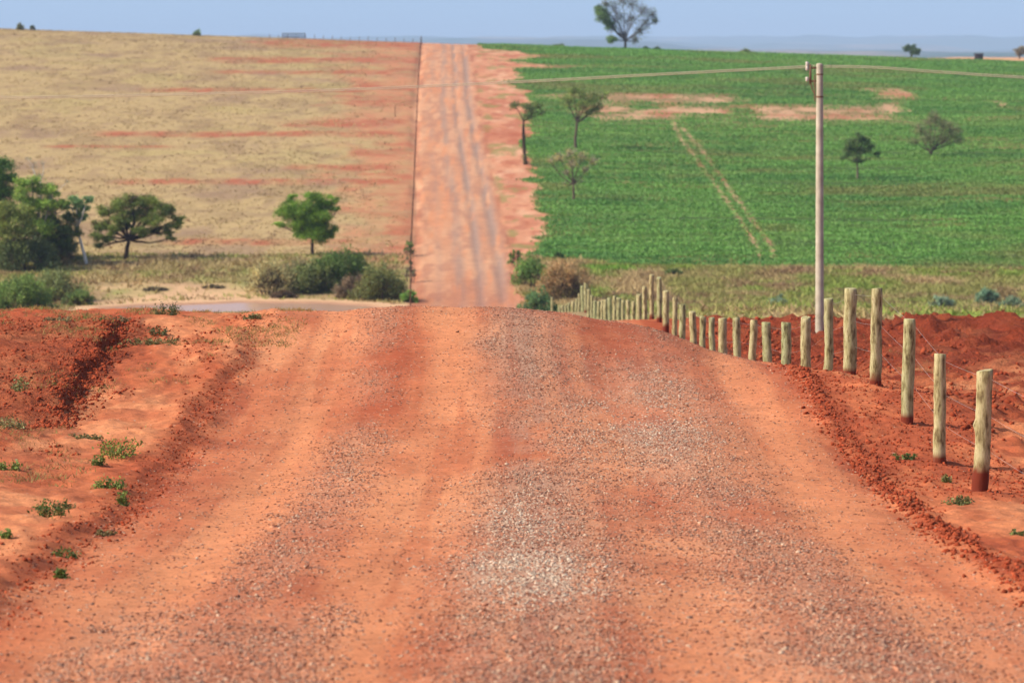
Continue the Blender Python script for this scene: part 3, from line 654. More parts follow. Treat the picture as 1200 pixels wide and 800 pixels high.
sky_tree('skyline_tree', 'small round green tree on the skyline right of the pole', 1068, 705, 72, [(1064, 58, 5, 0), (1071, 56, 5, 2), (1069, 62, 6, 0), (1075, 60, 4, 0)], tt=5, leaf=(92, 112, 78), nleaf=.5, lsize=.34, tr=.2, bark=(90, 76, 70), seed=53)
sky_tree('skyline_tree', 'small greyish tree on the skyline at the right edge', 1195, 735, 70, [(1192, 58, 4, 0), (1198, 57, 5, 2), (1195, 62, 5, 0), (1202, 60, 4, 0)], tt=5, leaf=(140, 130, 104), nleaf=.3, lsize=.3, tr=.2, bark=(110, 96, 86), twigs=.3, seed=54)
for i, (px, d_, wp, hp, c_, lb) in enumerate([
    (875, 700, 16, 8, (130, 138, 78), 'yellow green bush on the skyline between the big tree and the pole'),
    (757, 694, 10, 6, (70, 92, 58), 'dark low bush on the skyline just right of the largest tree'),
    (770, 694, 9, 6, (78, 96, 62), 'second dark bush on the skyline right of the largest tree'),
    (655, 690, 18, 5, (110, 126, 84), 'faint low bush on the skyline left of the largest tree'),
    (24, 640, 10, 9, (122, 124, 88), 'small bush on the pasture skyline near the left corner'),
    (38, 640, 6, 7, (104, 112, 78), 'tiny bush on the pasture skyline second from the left corner'),
    (231, 640, 9, 8, (112, 134, 88), 'tiny pale green bush standing alone on the pasture skyline')]):
    make_shrub('skyline_bush', lb, px, d_, wp, hp, c_, 60+i, .7, .4, lsize=.3)
# ------------------------------------------------------------------ shrubs in the valley
VS = [
 (30, 316, 76, 42, (86, 98, 54), 1.0, .6, 'dark tangled undergrowth at the foot of the left grove'),
 (74, 306, 34, 30, (104, 108, 66), .8, 1.0, 'olive undergrowth between the left grove and the white trunk'), # px, py of foot, width, height, colour, density, twigs, label
 (20, 352, 84, 42, (112, 134, 62), 1.0, .5, 'broad green shrub below the left grove at the left edge'),
 (62, 354, 64, 42, (122, 130, 74), .7, .8, 'olive half twiggy shrub below the left grove'),
 (92, 362, 34, 22, (108, 128, 64), .9, .5, 'low green shrub beside the left end of the pond'),
 (38, 366, 80, 22, (120, 150, 62), 1.0, .3, 'bright green ground shrub just behind the red crest at left'),
 (316, 345, 56, 50, (172, 160, 108), .6, 1.5, 'pale grey brown twiggy shrub, leftmost of the clump behind the pond'),
 (350, 341, 44, 40, (124, 118, 78), .6, 1.2, 'olive brown shrub, second from left in the clump behind the pond'),
 (398, 340, 76, 50, (84, 106, 46), 1.1, .4, 'dense dark green shrub in the middle of the clump behind the pond'),
 (368, 343, 58, 40, (112, 120, 66), .8, .7, 'olive green shrub left of the darkest one behind the pond'),
 (444, 354, 58, 40, (112, 116, 62), .8, .9, 'rounded olive shrub, rightmost of the clump behind the pond'),
 (418, 350, 50, 30, (120, 100, 76), .8, 1.5, 'purplish brown twiggy shrub in front of the dark green one'),
 (332, 350, 30, 10, (104, 84, 64), .7, 1.0, 'low brown scrub at the far pond shore'),
 (480, 300, 14, 18, (112, 132, 72), .8, .5, 'small green shrub at the far left fence, upper one'),
 (481, 330, 16, 34, (116, 112, 80), .5, 1.2, 'tall twiggy shrub growing in the far left fence'),
 (480, 356, 20, 16, (110, 148, 62), 1.0, .3, 'bright green shrub at the lower end of the far left fence'),
 (604, 312, 16, 22, (104, 130, 60), .9, .5, 'upright green shrub right of the far road, upper one'),
 (622, 338, 40, 42, (110, 140, 66), 1.0, .4, 'leafy green shrub right of the far road'),
 (630, 362, 44, 44, (98, 126, 78), 1.0, .3, 'bluish green shrub right behind the road crest'),
 (662, 352, 58, 50, (168, 136, 92), .8, 1.3, 'brown twiggy shrub left of the far fence posts'),
 (668, 364, 34, 22, (104, 110, 72), .7, .8, 'dull green shrub behind the farthest fence posts'),
 (655, 304, 12, 10, (74, 104, 46), 1.0, .3, 'small dark green shrub at the lower left corner of the crop'),
 (788, 322, 20, 8, (100, 118, 62), .8, .5, 'low green scrub in the valley below the crop, left part'),
 (912, 362, 28, 16, (128, 146, 116), .8, .5, 'pale bluish shrub just left of the tall pole'),
 (988, 374, 16, 16, (84, 122, 54), 1.0, .3, 'dark green shrub between the pole and the tall fence posts'),
 (1104, 362, 28, 18, (126, 146, 118), .8, .5, 'pale bluish shrub, left of three at the right end of the valley'),
 (1157, 357, 28, 19, (108, 136, 106), .9, .4, 'bluish green shrub, middle of three at the right end of the valley'),
 (1186, 364, 28, 18, (122, 142, 110), .8, .4, 'pale bluish shrub, right of three at the right end of the valley'),
 (1090, 370, 12, 12, (130, 112, 84), .5, 1.2, 'small brown twiggy bush below the leftmost bluish shrub'),
 (182, 341, 30, 5, (110, 96, 72), .6, .8, 'low brown scrub line on the sand left of the pond'),
 (250, 337, 26, 5, (116, 104, 76), .6, .8, 'low brown scrub line on the sand above the pond'),
]
for i, (px, py, wp, hp, c_, dn, tw_, lb) in enumerate(VS):
    if 'behind the red crest' in lb or 'below the left grove at' in lb or 'behind the farthest' in lb or 'right behind the road crest' in lb:
        d = {2: 262, 5: 240, 20: 236, 18: 240}.get(i, 262)
    else:
        _, d = P(px, py, 250)
    make_shrub('valley_shrub', lb, px, d, wp, hp, c_, 100+i, dn, tw_, group='shrubs in the valley', lsize=.17)

# ------------------------------------------------------------------ scattered stuff: grass, crop
def blades(name, X, D, H, Wd, col, mat=BLADE, per=4, spread=.15, lean=.4):
    n = len(X); idx = np.repeat(np.arange(n), per); m = len(idx)
    Z = ZC-drop_at(X[None], D[None])[0]
    bx = X[idx]+rng.normal(size=m)*spread; by = D[idx]+rng.normal(size=m)*spread; h = H[idx]*rng.uniform(.6, 1.2, m)
    a = rng.random(m)*math.pi; wx = np.cos(a)*Wd[idx]; wy = np.sin(a)*Wd[idx]*.6
    lx = rng.normal(size=m)*h*lean; ly = rng.normal(size=m)*h*lean; z = Z[idx]-.02
    V = np.stack([np.stack([bx-wx, by-wy, z], 1), np.stack([bx+wx, by+wy, z], 1), np.stack([bx+lx, by+ly, z+h], 1)], 1)
    C = np.repeat(np.clip(col[idx]*np.exp(rng.normal(size=(m, 1))*.12), 0, 1), 3, axis=0)
    return mesh_np(name, V.reshape(-1, 3), np.arange(3*m).reshape(-1, 3), mat, {'Col': C})
def scatter(n, d0, d1, power=1.0, half=.165):
    D = d0+(d1-d0)*rng.random(n)**power; X = (rng.random(n)*2-1)*half*D; return X, D
# dry pasture grass on the far left slope
X, D = scatter(150000, 285, 700, 1.1); dr = drop_at(X[None], D[None])[0]; px, py, n, fld, bare = masks(X, D, dr); u = X-xc(D)
den = (1-sst(385, 480, px+n*60)*.85)*(u < -5)*(.35+.65*sst(-.3, .3, fbm(X/4, D/7, 201, 3)))
k = rng.random(len(X)) < den; X, D, n = X[k], D[k], n[k]
c = mix(np.broadcast_to(s2l((202, 176, 124)), (len(X), 3)), s2l((172, 146, 102)), sst(-.3, .4, fbm(X/6, D/9, 202, 3)))
c = mix(c, s2l((150, 118, 96)), sst(.1, .4, fbm(X/3, D/6, 203, 3))*.7)
tag(blades('dry_grass', X, D, .06+.16*rng.random(len(X))**3, .05+.07*rng.random(len(X)), c, per=3, lean=.9), kind='stuff')
# rough grass and low scrub on the valley floor
X, D = scatter(150000, 150, 304, .62, .18); dr = drop_at(X[None], D[None])[0]; px, py, n, fld, bare = masks(X, D, dr); u = X-xc(D)
r_ = pond_r(X, D)
ok = (D > 246)|(X > 6); ok = ok*(fld < .3)*((u > 4.6+n)|(u < -5.2))*(r_ > 1.25)*((X > 0)|(rng.random(len(X)) < .45))*(1-((X > -34)*(X < -12)*(D > 262)*(D < 284))*.88 > rng.random(len(X)))
X, D = X[ok.astype(bool)], D[ok.astype(bool)]
g1 = fbm(X/5, D/5, 211, 3); pq = 600+F*X/D; rq = 60+F*drop_at(X[None], D[None])[0]/D; lush = np.exp(-((pq-715)/38)**4)*np.exp(-((rq-315)/3.5)**4); c = mix(np.broadcast_to(s2l((168, 164, 96)), (len(X), 3)), s2l((200, 172, 124)), sst(-.2, .3, g1)); c = mix(c, s2l((146, 170, 74)), sst(.05, .4, fbm(X/7, D/5, 212, 3))*.8*(X > 0)+(X <= 0)*.1)
c = mix(c, s2l((164, 128, 100)), sst(.1, .4, fbm(X/3, D/3, 213, 3))*.7)
c = mix(c, s2l((130, 172, 66)), lush)
tag(blades('valley_grass', X, D, (.12+.3*rng.random(len(X))**2)*(1+.5*sst(0, .4, g1)), .05+.07*rng.random(len(X)), c, per=4, spread=.25, lean=.8), kind='stuff')
# crop: leafy plants sown in rows along the contour
rows = []; dd_ = 272.0
X, D = scatter(520000, 275, 712, .9); D = np.round(D/1.1)*1.1+fbm(X/30, D/60, 221, 2)*3.0+rng.normal(size=len(D))*.16
dr = drop_at(X[None], D[None])[0]; px, py, n, fld, bare = masks(X, D, dr)
vig = .5+.5*sst(-.5, .2, fbm(X/16, D/7, 222, 4)+.1)
fur = np.exp(-((((D+fbm(X/40, D/60, 228, 2)*5) % 17.0)-8)/1.3)**2)*sst(-.2, .3, fbm(X/25, D/17, 229, 2)+.1)
k = (rng.random(len(X)) < fld*(1-bare*.93)*vig*(1-.95*fur))&(px > 560)
X, D, n = X[k], D[k], n[k]; vig = vig[k]
g = fbm(X/20, D/10, 223, 4); c = mix(np.broadcast_to(s2l((120, 168, 76)), (len(X), 3)), s2l((100, 150, 68)), sst(-.2, .35, g)); c = mix(c, s2l((140, 174, 86)), sst(.15, .5, fbm(X/8, D/8, 224, 3))*.6)
c = c*(1+.16*np.sin(6.283*(D+fbm(X/30, D/60, 221, 2)*6)/4.2))[:, None]*(1+.1*fbm(X/9, D/3, 230, 3))[:, None]
c = mix(c, s2l((156, 136, 82)), sst(.2, .5, fbm(X/18, D/12, 225, 3)+.25*np.exp(-((D-360)/25)**2)*(X > 25))*.55)
Z = ZC-drop_at(X[None], D[None])[0]; per = 3
idx = np.repeat(np.arange(len(X)), per); m = len(idx)
hgt = (.14+.2*sst(-.3, .4, fbm(X/12, D/5, 226, 3)))*(1-.5*sst(.02, .3, fbm(X/20, D/2.5, 227, 2)))
Pl = np.stack([X[idx]+rng.normal(size=m)*.28, D[idx]+rng.normal(size=m)*.2, Z[idx]+hgt[idx]*rng.uniform(.35, 1.1, m)], 1)
cb = MB(); cb.quads(Pl, .22*rng.uniform(.6, 1.3, m), np.clip(c[idx]*np.exp(rng.normal(size=(m, 1))*.1), 0, 1), .8, .35, lie=.55)
tag(cb.build('crop_plants', LEAF), kind='stuff')

# ------------------------------------------------------------------ stones on the road
ICO = np.array([[0, 0, 1], [.894, 0, .447], [.276, .851, .447], [-.724, .526, .447], [-.724, -.526, .447], [.276, -.851, .447],
                [.724, .526, -.447], [-.276, .851, -.447], [-.894, 0, -.447], [-.276, -.851, -.447], [.724, -.526, -.447], [0, 0, -1]])
ICF = np.array([[0, 1, 2], [0, 2, 3], [0, 3, 4], [0, 4, 5], [0, 5, 1], [1, 6, 2], [2, 7, 3], [3, 8, 4], [4, 9, 5], [5, 10, 1],
                [6, 7, 2], [7, 8, 3], [8, 9, 4], [9, 10, 5], [10, 6, 1], [11, 7, 6], [11, 8, 7], [11, 9, 8], [11, 10, 9], [11, 6, 10]])
OCT = np.array([[1, 0, 0], [0, 1, 0], [-1, 0, 0], [0, -1, 0], [0, 0, 1], [0, 0, -1.]]); OCF = np.array([[0, 1, 4], [1, 2, 4], [2, 3, 4], [3, 0, 4], [1, 0, 5], [2, 1, 5], [3, 2, 5], [0, 3, 5]])
def rocks(name, X, D, R, col, mat, base=ICO, bf_=ICF, sink=.25, flat=.5, jit=.22):
    n = len(X); Z = ZC-drop_at(X[None], D[None])[0]; nb = len(base)
    V = base[None]*(1+rng.normal(size=(n, nb, 1))*jit)
    sc = R[:, None, None]*np.stack([rng.uniform(.75, 1.3, n), rng.uniform(.75, 1.3, n), flat*rng.uniform(.7, 1.3, n)], 1)[:, None]
    V = V*sc; a = rng.random(n)*6.283; ca, sa = np.cos(a)[:, None], np.sin(a)[:, None]
    Vx = V[..., 0]*ca-V[..., 1]*sa; Vy = V[..., 0]*sa+V[..., 1]*ca
    til = rng.normal(size=(n, 1))*.35; Vz = V[..., 2]+Vx*til
    V = np.stack([Vx+X[:, None], Vy+D[:, None], Vz+(Z+R*(flat*.8-sink))[:, None]], -1)
    Fc = (bf_[None]+np.arange(n)[:, None, None]*nb).reshape(-1, 3)
    return mesh_np(name, V.reshape(-1, 3), Fc, mat, {'Col': np.repeat(col, nb, axis=0)})
n = 520000; D = 21.5+40*rng.random(n)**1.15; X = (rng.random(n)*2-1)*np.minimum(.16*D, 4.4)
_, gr = ground_colour(X[None], D[None], drop_at(X[None], D[None])); gr = gr[0]
clump = sst(-.45, .35, fbm(X/.35, D/.5, 231, 3))
k = rng.random(n) < (gr**1.25*.8+.028)*(.3+.7*clump); X, D, gr = X[k], D[k], gr[k]; n = len(X)
R = .0075+.011*rng.random(n)**2.2; R = np.where(rng.random(n) < .015, R*1.6, R)
t = rng.random(n)
pal = np.array([s2l(c) for c in [(132, 82, 60), (176, 112, 84), (198, 136, 104), (196, 148, 120), (176, 138, 116), (204, 172, 144), (142, 108, 92)]])
pc = pal[rng.integers(0, 7, n)]; soilc = pal[rng.integers(0, 3, n)]
pc = np.where((rng.random(n) < .55-.45*gr)[:, None], soilc, pc); pal_ = np.exp(-(((X-.12)/.55)**2+((D-30.3)/2.1)**2))+.5*np.exp(-(((X-1.8)/.9)**2+((D-48)/5)**2))+.5*np.exp(-(((X-.1)/.4)**2+((D-36)/3)**2))
pc = np.where((rng.random(n) < pal_*.8)[:, None], s2l((208, 184, 160)), pc)
pc = np.clip(pc*np.exp(rng.normal(size=(n, 1))*.14), 0, 1)
tag(rocks('gravel', X, D, R, pc, STONE), kind='stuff')
# clods of dark earth along the windrow, the cut bank and the dug soil right of the fence
Xs, Ds, Rs = [], [], []
D = rng.uniform(22, 56, 9000)[:4200]; X = 4.28+xc(D)+fbm(D/6, D*0+3, 32, 2)*.14+rng.normal(size=4200)*.13; Xs.append(X); Ds.append(D); Rs.append(.008+.024*rng.random(4200)**3)
D = rng.uniform(22, 60, 3000); X = -(4.15+fbm(D/5.0, D*0+1, 31, 3)*.22)-.1+xc(D)+rng.normal(size=3000)*.18; Xs.append(X); Ds.append(D); Rs.append(.007+.014*rng.random(3000)**3)
D = rng.uniform(40, 110, 16000); X = np.where(D > 86, 4.6, 6.2)+np.abs(rng.normal(size=16000))*3.8; kk = fbm(X/1.2, D/2.2, 241, 3) > -.05; Xs.append(X[kk]); Ds.append(D[kk]); Rs.append((.01+.05*rng.random(16000)**4+.06*(D > 84)*rng.random(16000)**4)[kk])
D = rng.uniform(23, 62, 16000); X = -4.6-np.abs(rng.normal(size=16000))*2.4; kk = fbm(X/1.2, D/2.2, 242, 3) > .08; Xs.append(X[kk]); Ds.append(D[kk]); Rs.append((.006+.024*rng.random(16000)**4)[kk])
D = rng.uniform(46, 58.5, 2500); X = -6.25-(D-50)*.03+rng.normal(size=2500)*.16; Xs.append(X); Ds.append(D); Rs.append(.008+.03*rng.random(2500)**3)
D = rng.uniform(46, 59, 5000); X = -rng.uniform(6.2, 9.5, 5000); kk = (fbm(X/.9, D/1.6, 243, 3) > -.15)&(rng.random(5000) < sst(44, 51, D)); Xs.append(X[kk]); Ds.append(D[kk]); Rs.append((.006+.022*rng.random(5000)**3)[kk])
D = rng.uniform(40, 57, 3000); X = rng.uniform(4.5, 6.4, 3000); Xs.append(X); Ds.append(D); Rs.append(.008+.016*rng.random(3000)**2)
X, D, R = map(np.concatenate, (Xs, Ds, Rs))
cc = np.clip(mix(np.broadcast_to(C_DEEP, (len(X), 3)), C_DARK, rng.random(len(X)))*np.exp(rng.normal(size=(len(X), 1))*.15), 0, 1)
tag(rocks('soil_clods', X, D, R, cc, CLOD, sink=.3, flat=.75, jit=.28), kind='stuff')
# sparse yellowish grass on the left verge and crest
X = -rng.uniform(4.6, 11, 9000); D = rng.uniform(30, 64, 9000); k = fbm(X/1.1, D/2.4, 251, 3) > .28; X, D = X[k], D[k]
X2 = -rng.uniform(3.5, 10, 5000); D2 = rng.uniform(56, 62, 5000); k = fbm(X2/.9, D2/1.2, 252, 3) > .15; X = np.r_[X, X2[k]]; D = np.r_[D, D2[k]]
X3 = rng.uniform(6.2, 10, 2500); D3 = rng.uniform(70, 104, 2500); k = fbm(X3/.9, D3/3, 253, 3) > .3; X = np.r_[X, X3[k]]; D = np.r_[D, D3[k]]
c = mix(np.broadcast_to(s2l((178, 142, 92)), (len(X), 3)), s2l((128, 134, 74)), (rng.random(len(X)) < .3)*1.0)
tag(blades('verge_grass', X, D, .03+.06*rng.random(len(X)), .006+.006*rng.random(len(X)), c, per=5, spread=.05, lean=.8), kind='stuff')

# ------------------------------------------------------------------ weeds
def near_at(px, py):
    ds = np.linspace(22, 62, 4000)[None]; X = (px-600)/F*ds; y = 60+F*base_drop(X, ds)/ds; k = int(np.where(y[0] <= py)[0][0]); d = float(ds[0, k]); return (px-600)/F*d, d
def weed(px, py, wpx, hpx, lb, c=(112, 138, 62), seed=1, dens=1.0):
    x, d = near_at(px, py); r = np.random.default_rng(seed); z = gz(x, d); W = wpx/F*d; H = hpx/F*d
    t = thing('weed', lb, 'weed', (x, d, z), 'small weeds growing on the red soil')
    st = MB(); lf = MB(); W *= 1.1; H *= 1.1; ns = max(10, int(W/.02))
    for k in range(ns):
        a = r.uniform(-.5, .5)*W; b = r.uniform(-.5, .5)*W*.9; hh = H*r.uniform(.4, 1)*(1-abs(a/W)*.8)
        Q = curve((a*.6, b*.6, -.02), (a, b, hh), .15, 4, r); st.tube(Q, [.005, .004, .003, .002], s2l((120, 110, 66)), 3)
        m = int(20*dens); Pl = Q[r.integers(1, 4, m)]+r.normal(size=(m, 3))*H*.16; Pl[:, 2] = np.maximum(Pl[:, 2], .008)
        lf.quads(Pl, .042*r.uniform(.6, 1.3, m), leafcol(s2l(c)*np.array([.85, .72, .8]), m, .3, r), .5, .5, r)
    tag(st.build('stems', BARK, t), kind='stuff'); lf.build('leaves', LEAF, t)
for i, a in enumerate([
    (138, 540, 46, 24, 'largest leafy weed on the left verge, beside the dark bank', (122, 148, 62)),
    (112, 553, 18, 10, 'small weed just below left of the largest one'),
    (128, 578, 34, 12, 'spreading weed on the left verge with trailing stems'),
    (145, 592, 12, 16, 'small upright weed beside the clod at the left verge edge'),
    (58, 613, 38, 20, 'dark clumpy weed with a red clod behind it', (92, 116, 52)),
    (78, 652, 26, 14, 'weed lower on the left verge, below the dark clumpy one', (100, 122, 60)),
    (10, 556, 24, 12, 'green weed at the left edge of the picture below the bank'),
    (72, 678, 12, 10, 'lowest small weed on the left verge'),
    (8, 640, 10, 10, 'tiny bright weed at the left edge, low down', (120, 150, 70)),
    (25, 470, 16, 18, 'thin upright weed on the dug bank at left', (120, 140, 80)),
    (12, 502, 40, 12, 'flat greyish weed on the slope of the left bank', (140, 138, 84)),
    (100, 518, 36, 5, 'flat sparse weed streak at the foot of the left bank', (134, 134, 80)),
    (78, 598, 24, 8, 'dry looking weed between the trailing one and the dark clumpy one', (150, 134, 84)),
    (122, 628, 24, 6, 'thin flat weed at the left road edge', (140, 132, 80)),
    (195, 372, 24, 14, 'dark green weed on the crest in front of the pond', (88, 104, 60)),
    (296, 375, 18, 6, 'low green weed on the crest beside the red mound', (104, 116, 66)),
    (66, 388, 26, 7, 'grey green weed near the crest at far left', (130, 128, 84)),
    (120, 380, 18, 7, 'short green weed near the crest left of the darker one', (112, 128, 66)),
    (140, 379, 22, 8, 'dull weed near the crest beside the short green one', (124, 116, 76)),
    (175, 404, 60, 9, 'long patch weed on the bund left of the road', (116, 118, 66)),
    (186, 394, 20, 9, 'small dark weed on top of the left bund', (92, 104, 58)),
    (1060, 537, 24, 7, 'flat green weed left of the second fence post', (100, 124, 60)),
    (1109, 563, 10, 9, 'tiny weed between the two nearest fence posts', (130, 140, 76)),
    (1125, 592, 34, 9, 'trailing weed in front of the nearest fence post', (116, 130, 72)),
    (1192, 628, 16, 8, 'small weed at the right edge of the picture', (116, 136, 72))]):
    weed(*a[:5], *(a[5:6] or ((112, 138, 62),)), seed=300+i)

# ------------------------------------------------------------------ roadside fence
def post_material():
    m, n, b = newmat('weathered_post', .85, .15); L = n.links
    tc = N(n, 'ShaderNodeTexCoord'); mp = N(n, 'ShaderNodeMapping'); mp.inputs['Scale'].default_value = (17, 17, 4.5)
    inf = N(n, 'ShaderNodeObjectInfo'); ad = N(n, 'ShaderNodeVectorMath'); ad.operation = 'ADD'
    L.new(tc.outputs['Object'], mp.inputs[0]); L.new(mp.outputs[0], ad.inputs[0])
    cx = N(n, 'ShaderNodeCombineXYZ'); mm = N(n, 'ShaderNodeMath'); mm.operation = 'MULTIPLY'; mm.inputs[1].default_value = 90
    L.new(inf.outputs['Random'], mm.inputs[0]); L.new(mm.outputs[0], cx.inputs[2]); L.new(cx.outputs[0], ad.inputs[1])
    t = N(n, 'ShaderNodeTexNoise'); t.inputs['Scale'].default_value = 1; t.inputs['Detail'].default_value = 6; t.inputs['Roughness'].default_value = .65; L.new(ad.outputs[0], t.inputs[0])
    cr = N(n, 'ShaderNodeValToRGB'); e = cr.color_ramp.elements
    while len(e) < 5: e.new(.5)
    for i, (p, c) in enumerate([(.33, (96, 78, 58)), (.42, (148, 136, 100)), (.5, (182, 174, 134)), (.6, (206, 198, 162)), (.7, (148, 124, 94))]):
        e[i].position = p; e[i].color = tuple(s2l(c))+(1,)
    L.new(t.outputs[0], cr.inputs[0])
    # per-post tint between greenish and tan
    tin = N(n, 'ShaderNodeMix'); tin.data_type = 'RGBA'; tin.blend_type = 'MULTIPLY'; tin.inputs[0].default_value = 1
    c2 = N(n, 'ShaderNodeValToRGB'); q = c2.color_ramp.elements; q[0].color = (.76, .84, .70, 1); q[1].color = (1, .93, .80, 1); L.new(inf.outputs['Random'], c2.inputs[0])
    L.new(cr.outputs[0], tin.inputs[6]); L.new(c2.outputs[0], tin.inputs[7])
    at_ = N(n, 'ShaderNodeAttribute'); at_.attribute_name = 'stain'
    mx = N(n, 'ShaderNodeMix'); mx.data_type = 'RGBA'; L.new(at_.outputs['Fac'], mx.inputs[0]); L.new(tin.outputs[2], mx.inputs[6]); mx.inputs[7].default_value = tuple(s2l((122, 52, 34)))+(1,)
    L.new(mx.outputs[2], b.inputs['Base Color'])
    bp = N(n, 'ShaderNodeBump'); bp.inputs['Distance'].default_value = .012; L.new(t.outputs[0], bp.inputs['Height']); L.new(bp.outputs[0], b.inputs['Normal'])
    return m
POST = post_material()
ORD = ['first', 'second', 'third', 'fourth', 'fifth', 'sixth', 'seventh', 'eighth', 'ninth', 'tenth', 'eleventh', 'twelfth', 'thirteenth', 'fourteenth', 'fifteenth', 'sixteenth', 'seventeenth', 'eighteenth', 'nineteenth', 'twentieth']
TENS = {2: 'twenty', 3: 'thirty', 4: 'forty'}; UN = ['', 'first', 'second', 'third', 'fourth', 'fifth', 'sixth', 'seventh', 'eighth', 'ninth']
def ordinal(i):
    if i <= 20: return ORD[i-1]
    return TENS[i//10]+'-'+UN[i % 10] if i % 10 else {30: 'thirtieth', 40: 'fortieth'}[i]
PXK = [1148, 1101, 1063, 1026, 995.5, 970, 945, 921, 900, 881.5, 863, 847.5, 835, 823, 812, 801, 790, 780, 772.5, 763.8, 755.8, 749.3, 742.4, 736.6, 730.4, 725, 720, 715, 710, 705.3, 701.4, 697.4, 693.7, 690, 686.6, 683.5, 679.3, 675, 671, 667, 663, 659.5, 656, 647]
HK = {0: 1.44, 1: 1.39, 2: 1.38, 3: 1.4, 4: 1.4}
YT = [434, 415, 374, 338, 338, 350, 372, 378, 378, 375, 373, 373, 372, 371, 365, 357, 349, 341, 325, 322, 336, 345, 353, 352, 352, 349, 347, 349, 351, 352, 353, 353, 346, 339, 332, 335, 344, 350, 353, 355, 357, 358, 359, 343]
STAIN = {0: .30, 1: .09, 2: .12, 3: .15, 4: .12, 14: .3, 15: .35, 16: .3, 17: .35, 18: .2, 19: .15}
tops = []
for k, (px, yt) in enumerate(zip(PXK, YT)):
    d = 41+3.6*k; 
    if k == 43: d = 205
    x = (px-600)/F*d; zg = gz(x, d); ztop = ZC-(yt-60)/F*d
    H = ztop-zg; H = min(max(H, 1.15), 1.95); r = np.random.default_rng(500+k)
    R0 = [.098, .082, .09, .088, .104, .08, .094, .1][k] if k < 8 else r.uniform(.07, .102)
    nr, ns = 22, 14; tt = np.linspace(0, 1, nr); a = np.linspace(0, 2*math.pi, ns+1)[:-1]
    ax = np.stack([fbm(tt*2.2+k, tt*0, 1, 2)*.022, fbm(tt*2.2+k, tt*0, 2, 2)*.022], 1); ax -= ax[3]
    leanx = r.normal()*.012+(.028 if k < 3 else .0); leany = r.normal()*.012
    zz = -.25+(H+.25)*tt; rad = R0*(1.03-.08*tt)[:, None]*(1+.06*fbm(tt[:, None]*7+k, a[None]*1.2+3, 7, 3)+.025*r.normal(size=(nr, 1))-.12*np.clip(fbm(tt[:, None]*1.6+k*3, a[None]*2.2, 8, 2), 0, 1))
    for q in range(int(r.integers(1, 4))):       # knots where branches were cut
        tk, ak, am = r.uniform(.3, .9), r.uniform(0, 6.28), r.uniform(.08, .22)
        if k == 0 and q == 0: tk, ak, am = .62, math.pi+.2, .5
        rad = rad*(1+am*np.exp(-((tt[:, None]-tk)/.045)**2)*np.exp(-(((a[None]-ak+math.pi) % (2*math.pi)-math.pi)/.55)**2))
    Vp = np.stack([ax[:, 0:1]+leanx*zz[:, None]+rad*np.cos(a)[None], ax[:, 1:2]+leany*zz[:, None]+rad*np.sin(a)[None], np.broadcast_to(zz[:, None], rad.shape)], -1)
    slant = r.normal(size=2)*.1; Vp[-1, :, 2] += (Vp[-1, :, 0]-Vp[-1, :, 0].mean())*slant[0]+(Vp[-1, :, 1]-Vp[-1, :, 1].mean())*slant[1]
    rim = Vp[-1].copy(); rim2 = rim.copy(); cen = rim.mean(0); rim2 = cen+(rim-cen)*.9; rim2[:, 2] += .006
    V = np.concatenate([Vp.reshape(-1, 3), rim2, [cen+[0, 0, .008]]])
    fq = []
    for i in range(nr):
        for j in range(ns):
            j2 = (j+1) % ns; fq.append((i*ns+j, i*ns+j2, (i+1)*ns+j2, (i+1)*ns+j))
    for j in range(ns): fq.append(((nr)*ns+j, nr*ns+(j+1) % ns, (nr+1)*ns, (nr+1)*ns))
    body = [f_ for f_ in fq if f_[2] != f_[3]]; cap = [f_[:3] for f_ in fq if f_[2] == f_[3]]
    me = bpy.data.meshes.new('fence_post'); me.from_pydata(V.tolist(), [], [tuple(f_) for f_ in body]+[tuple(f_) for f_ in cap]); me.materials.append(POST)
    for p_ in me.polygons: p_.use_smooth = len(p_.vertices) == 4 and p_.index < (nr-1)*ns
    sh_ = STAIN.get(k, .06 if k < 14 else .12)
    zv = V[:, 2]; stv = 1-sst(sh_-.03, sh_+.03, zv+.02*fbm(np.arctan2(V[:, 1], V[:, 0])*1.5+k*3, zv*4, 9, 2)); stv[-1] = 0
    atr = me.attributes.new('stain', 'FLOAT', 'POINT'); atr.data.foreach_set('value', stv.astype(np.float32))
    o = bpy.data.objects.new('fence_post', me); COL.objects.link(o); o.location = (x, d, zg)
    extra = {0: 'nearest wooden fence post, with a swollen knot and red muddy foot', 1: 'straight smooth wooden fence post, second from the nearest', 2: 'mottled wooden fence post with a dark notch at its top, third from the nearest', 3: 'tall yellowish wooden fence post with red muddy foot, fourth from the nearest', 4: 'tall wooden fence post with ragged bark, fifth from the nearest', 43: 'lone pale fence post at the far left end of the row'}
    lb = extra.get(k, ('greenish' if k % 2 else 'pale tan')+' wooden roadside fence post, '+ordinal(k+1)+' counting from the nearest')
    tag(o, lb, 'fence post', 'wooden posts of the roadside fence')
    tops.append((x+leanx*H-R0*.2, d, zg, H, R0))
wm, wn_, wb_ = newmat('wire', .45, .5); wb_.inputs['Base Color'].default_value = (.55, .5, .45, 1); wb_.inputs['Metallic'].default_value = .6
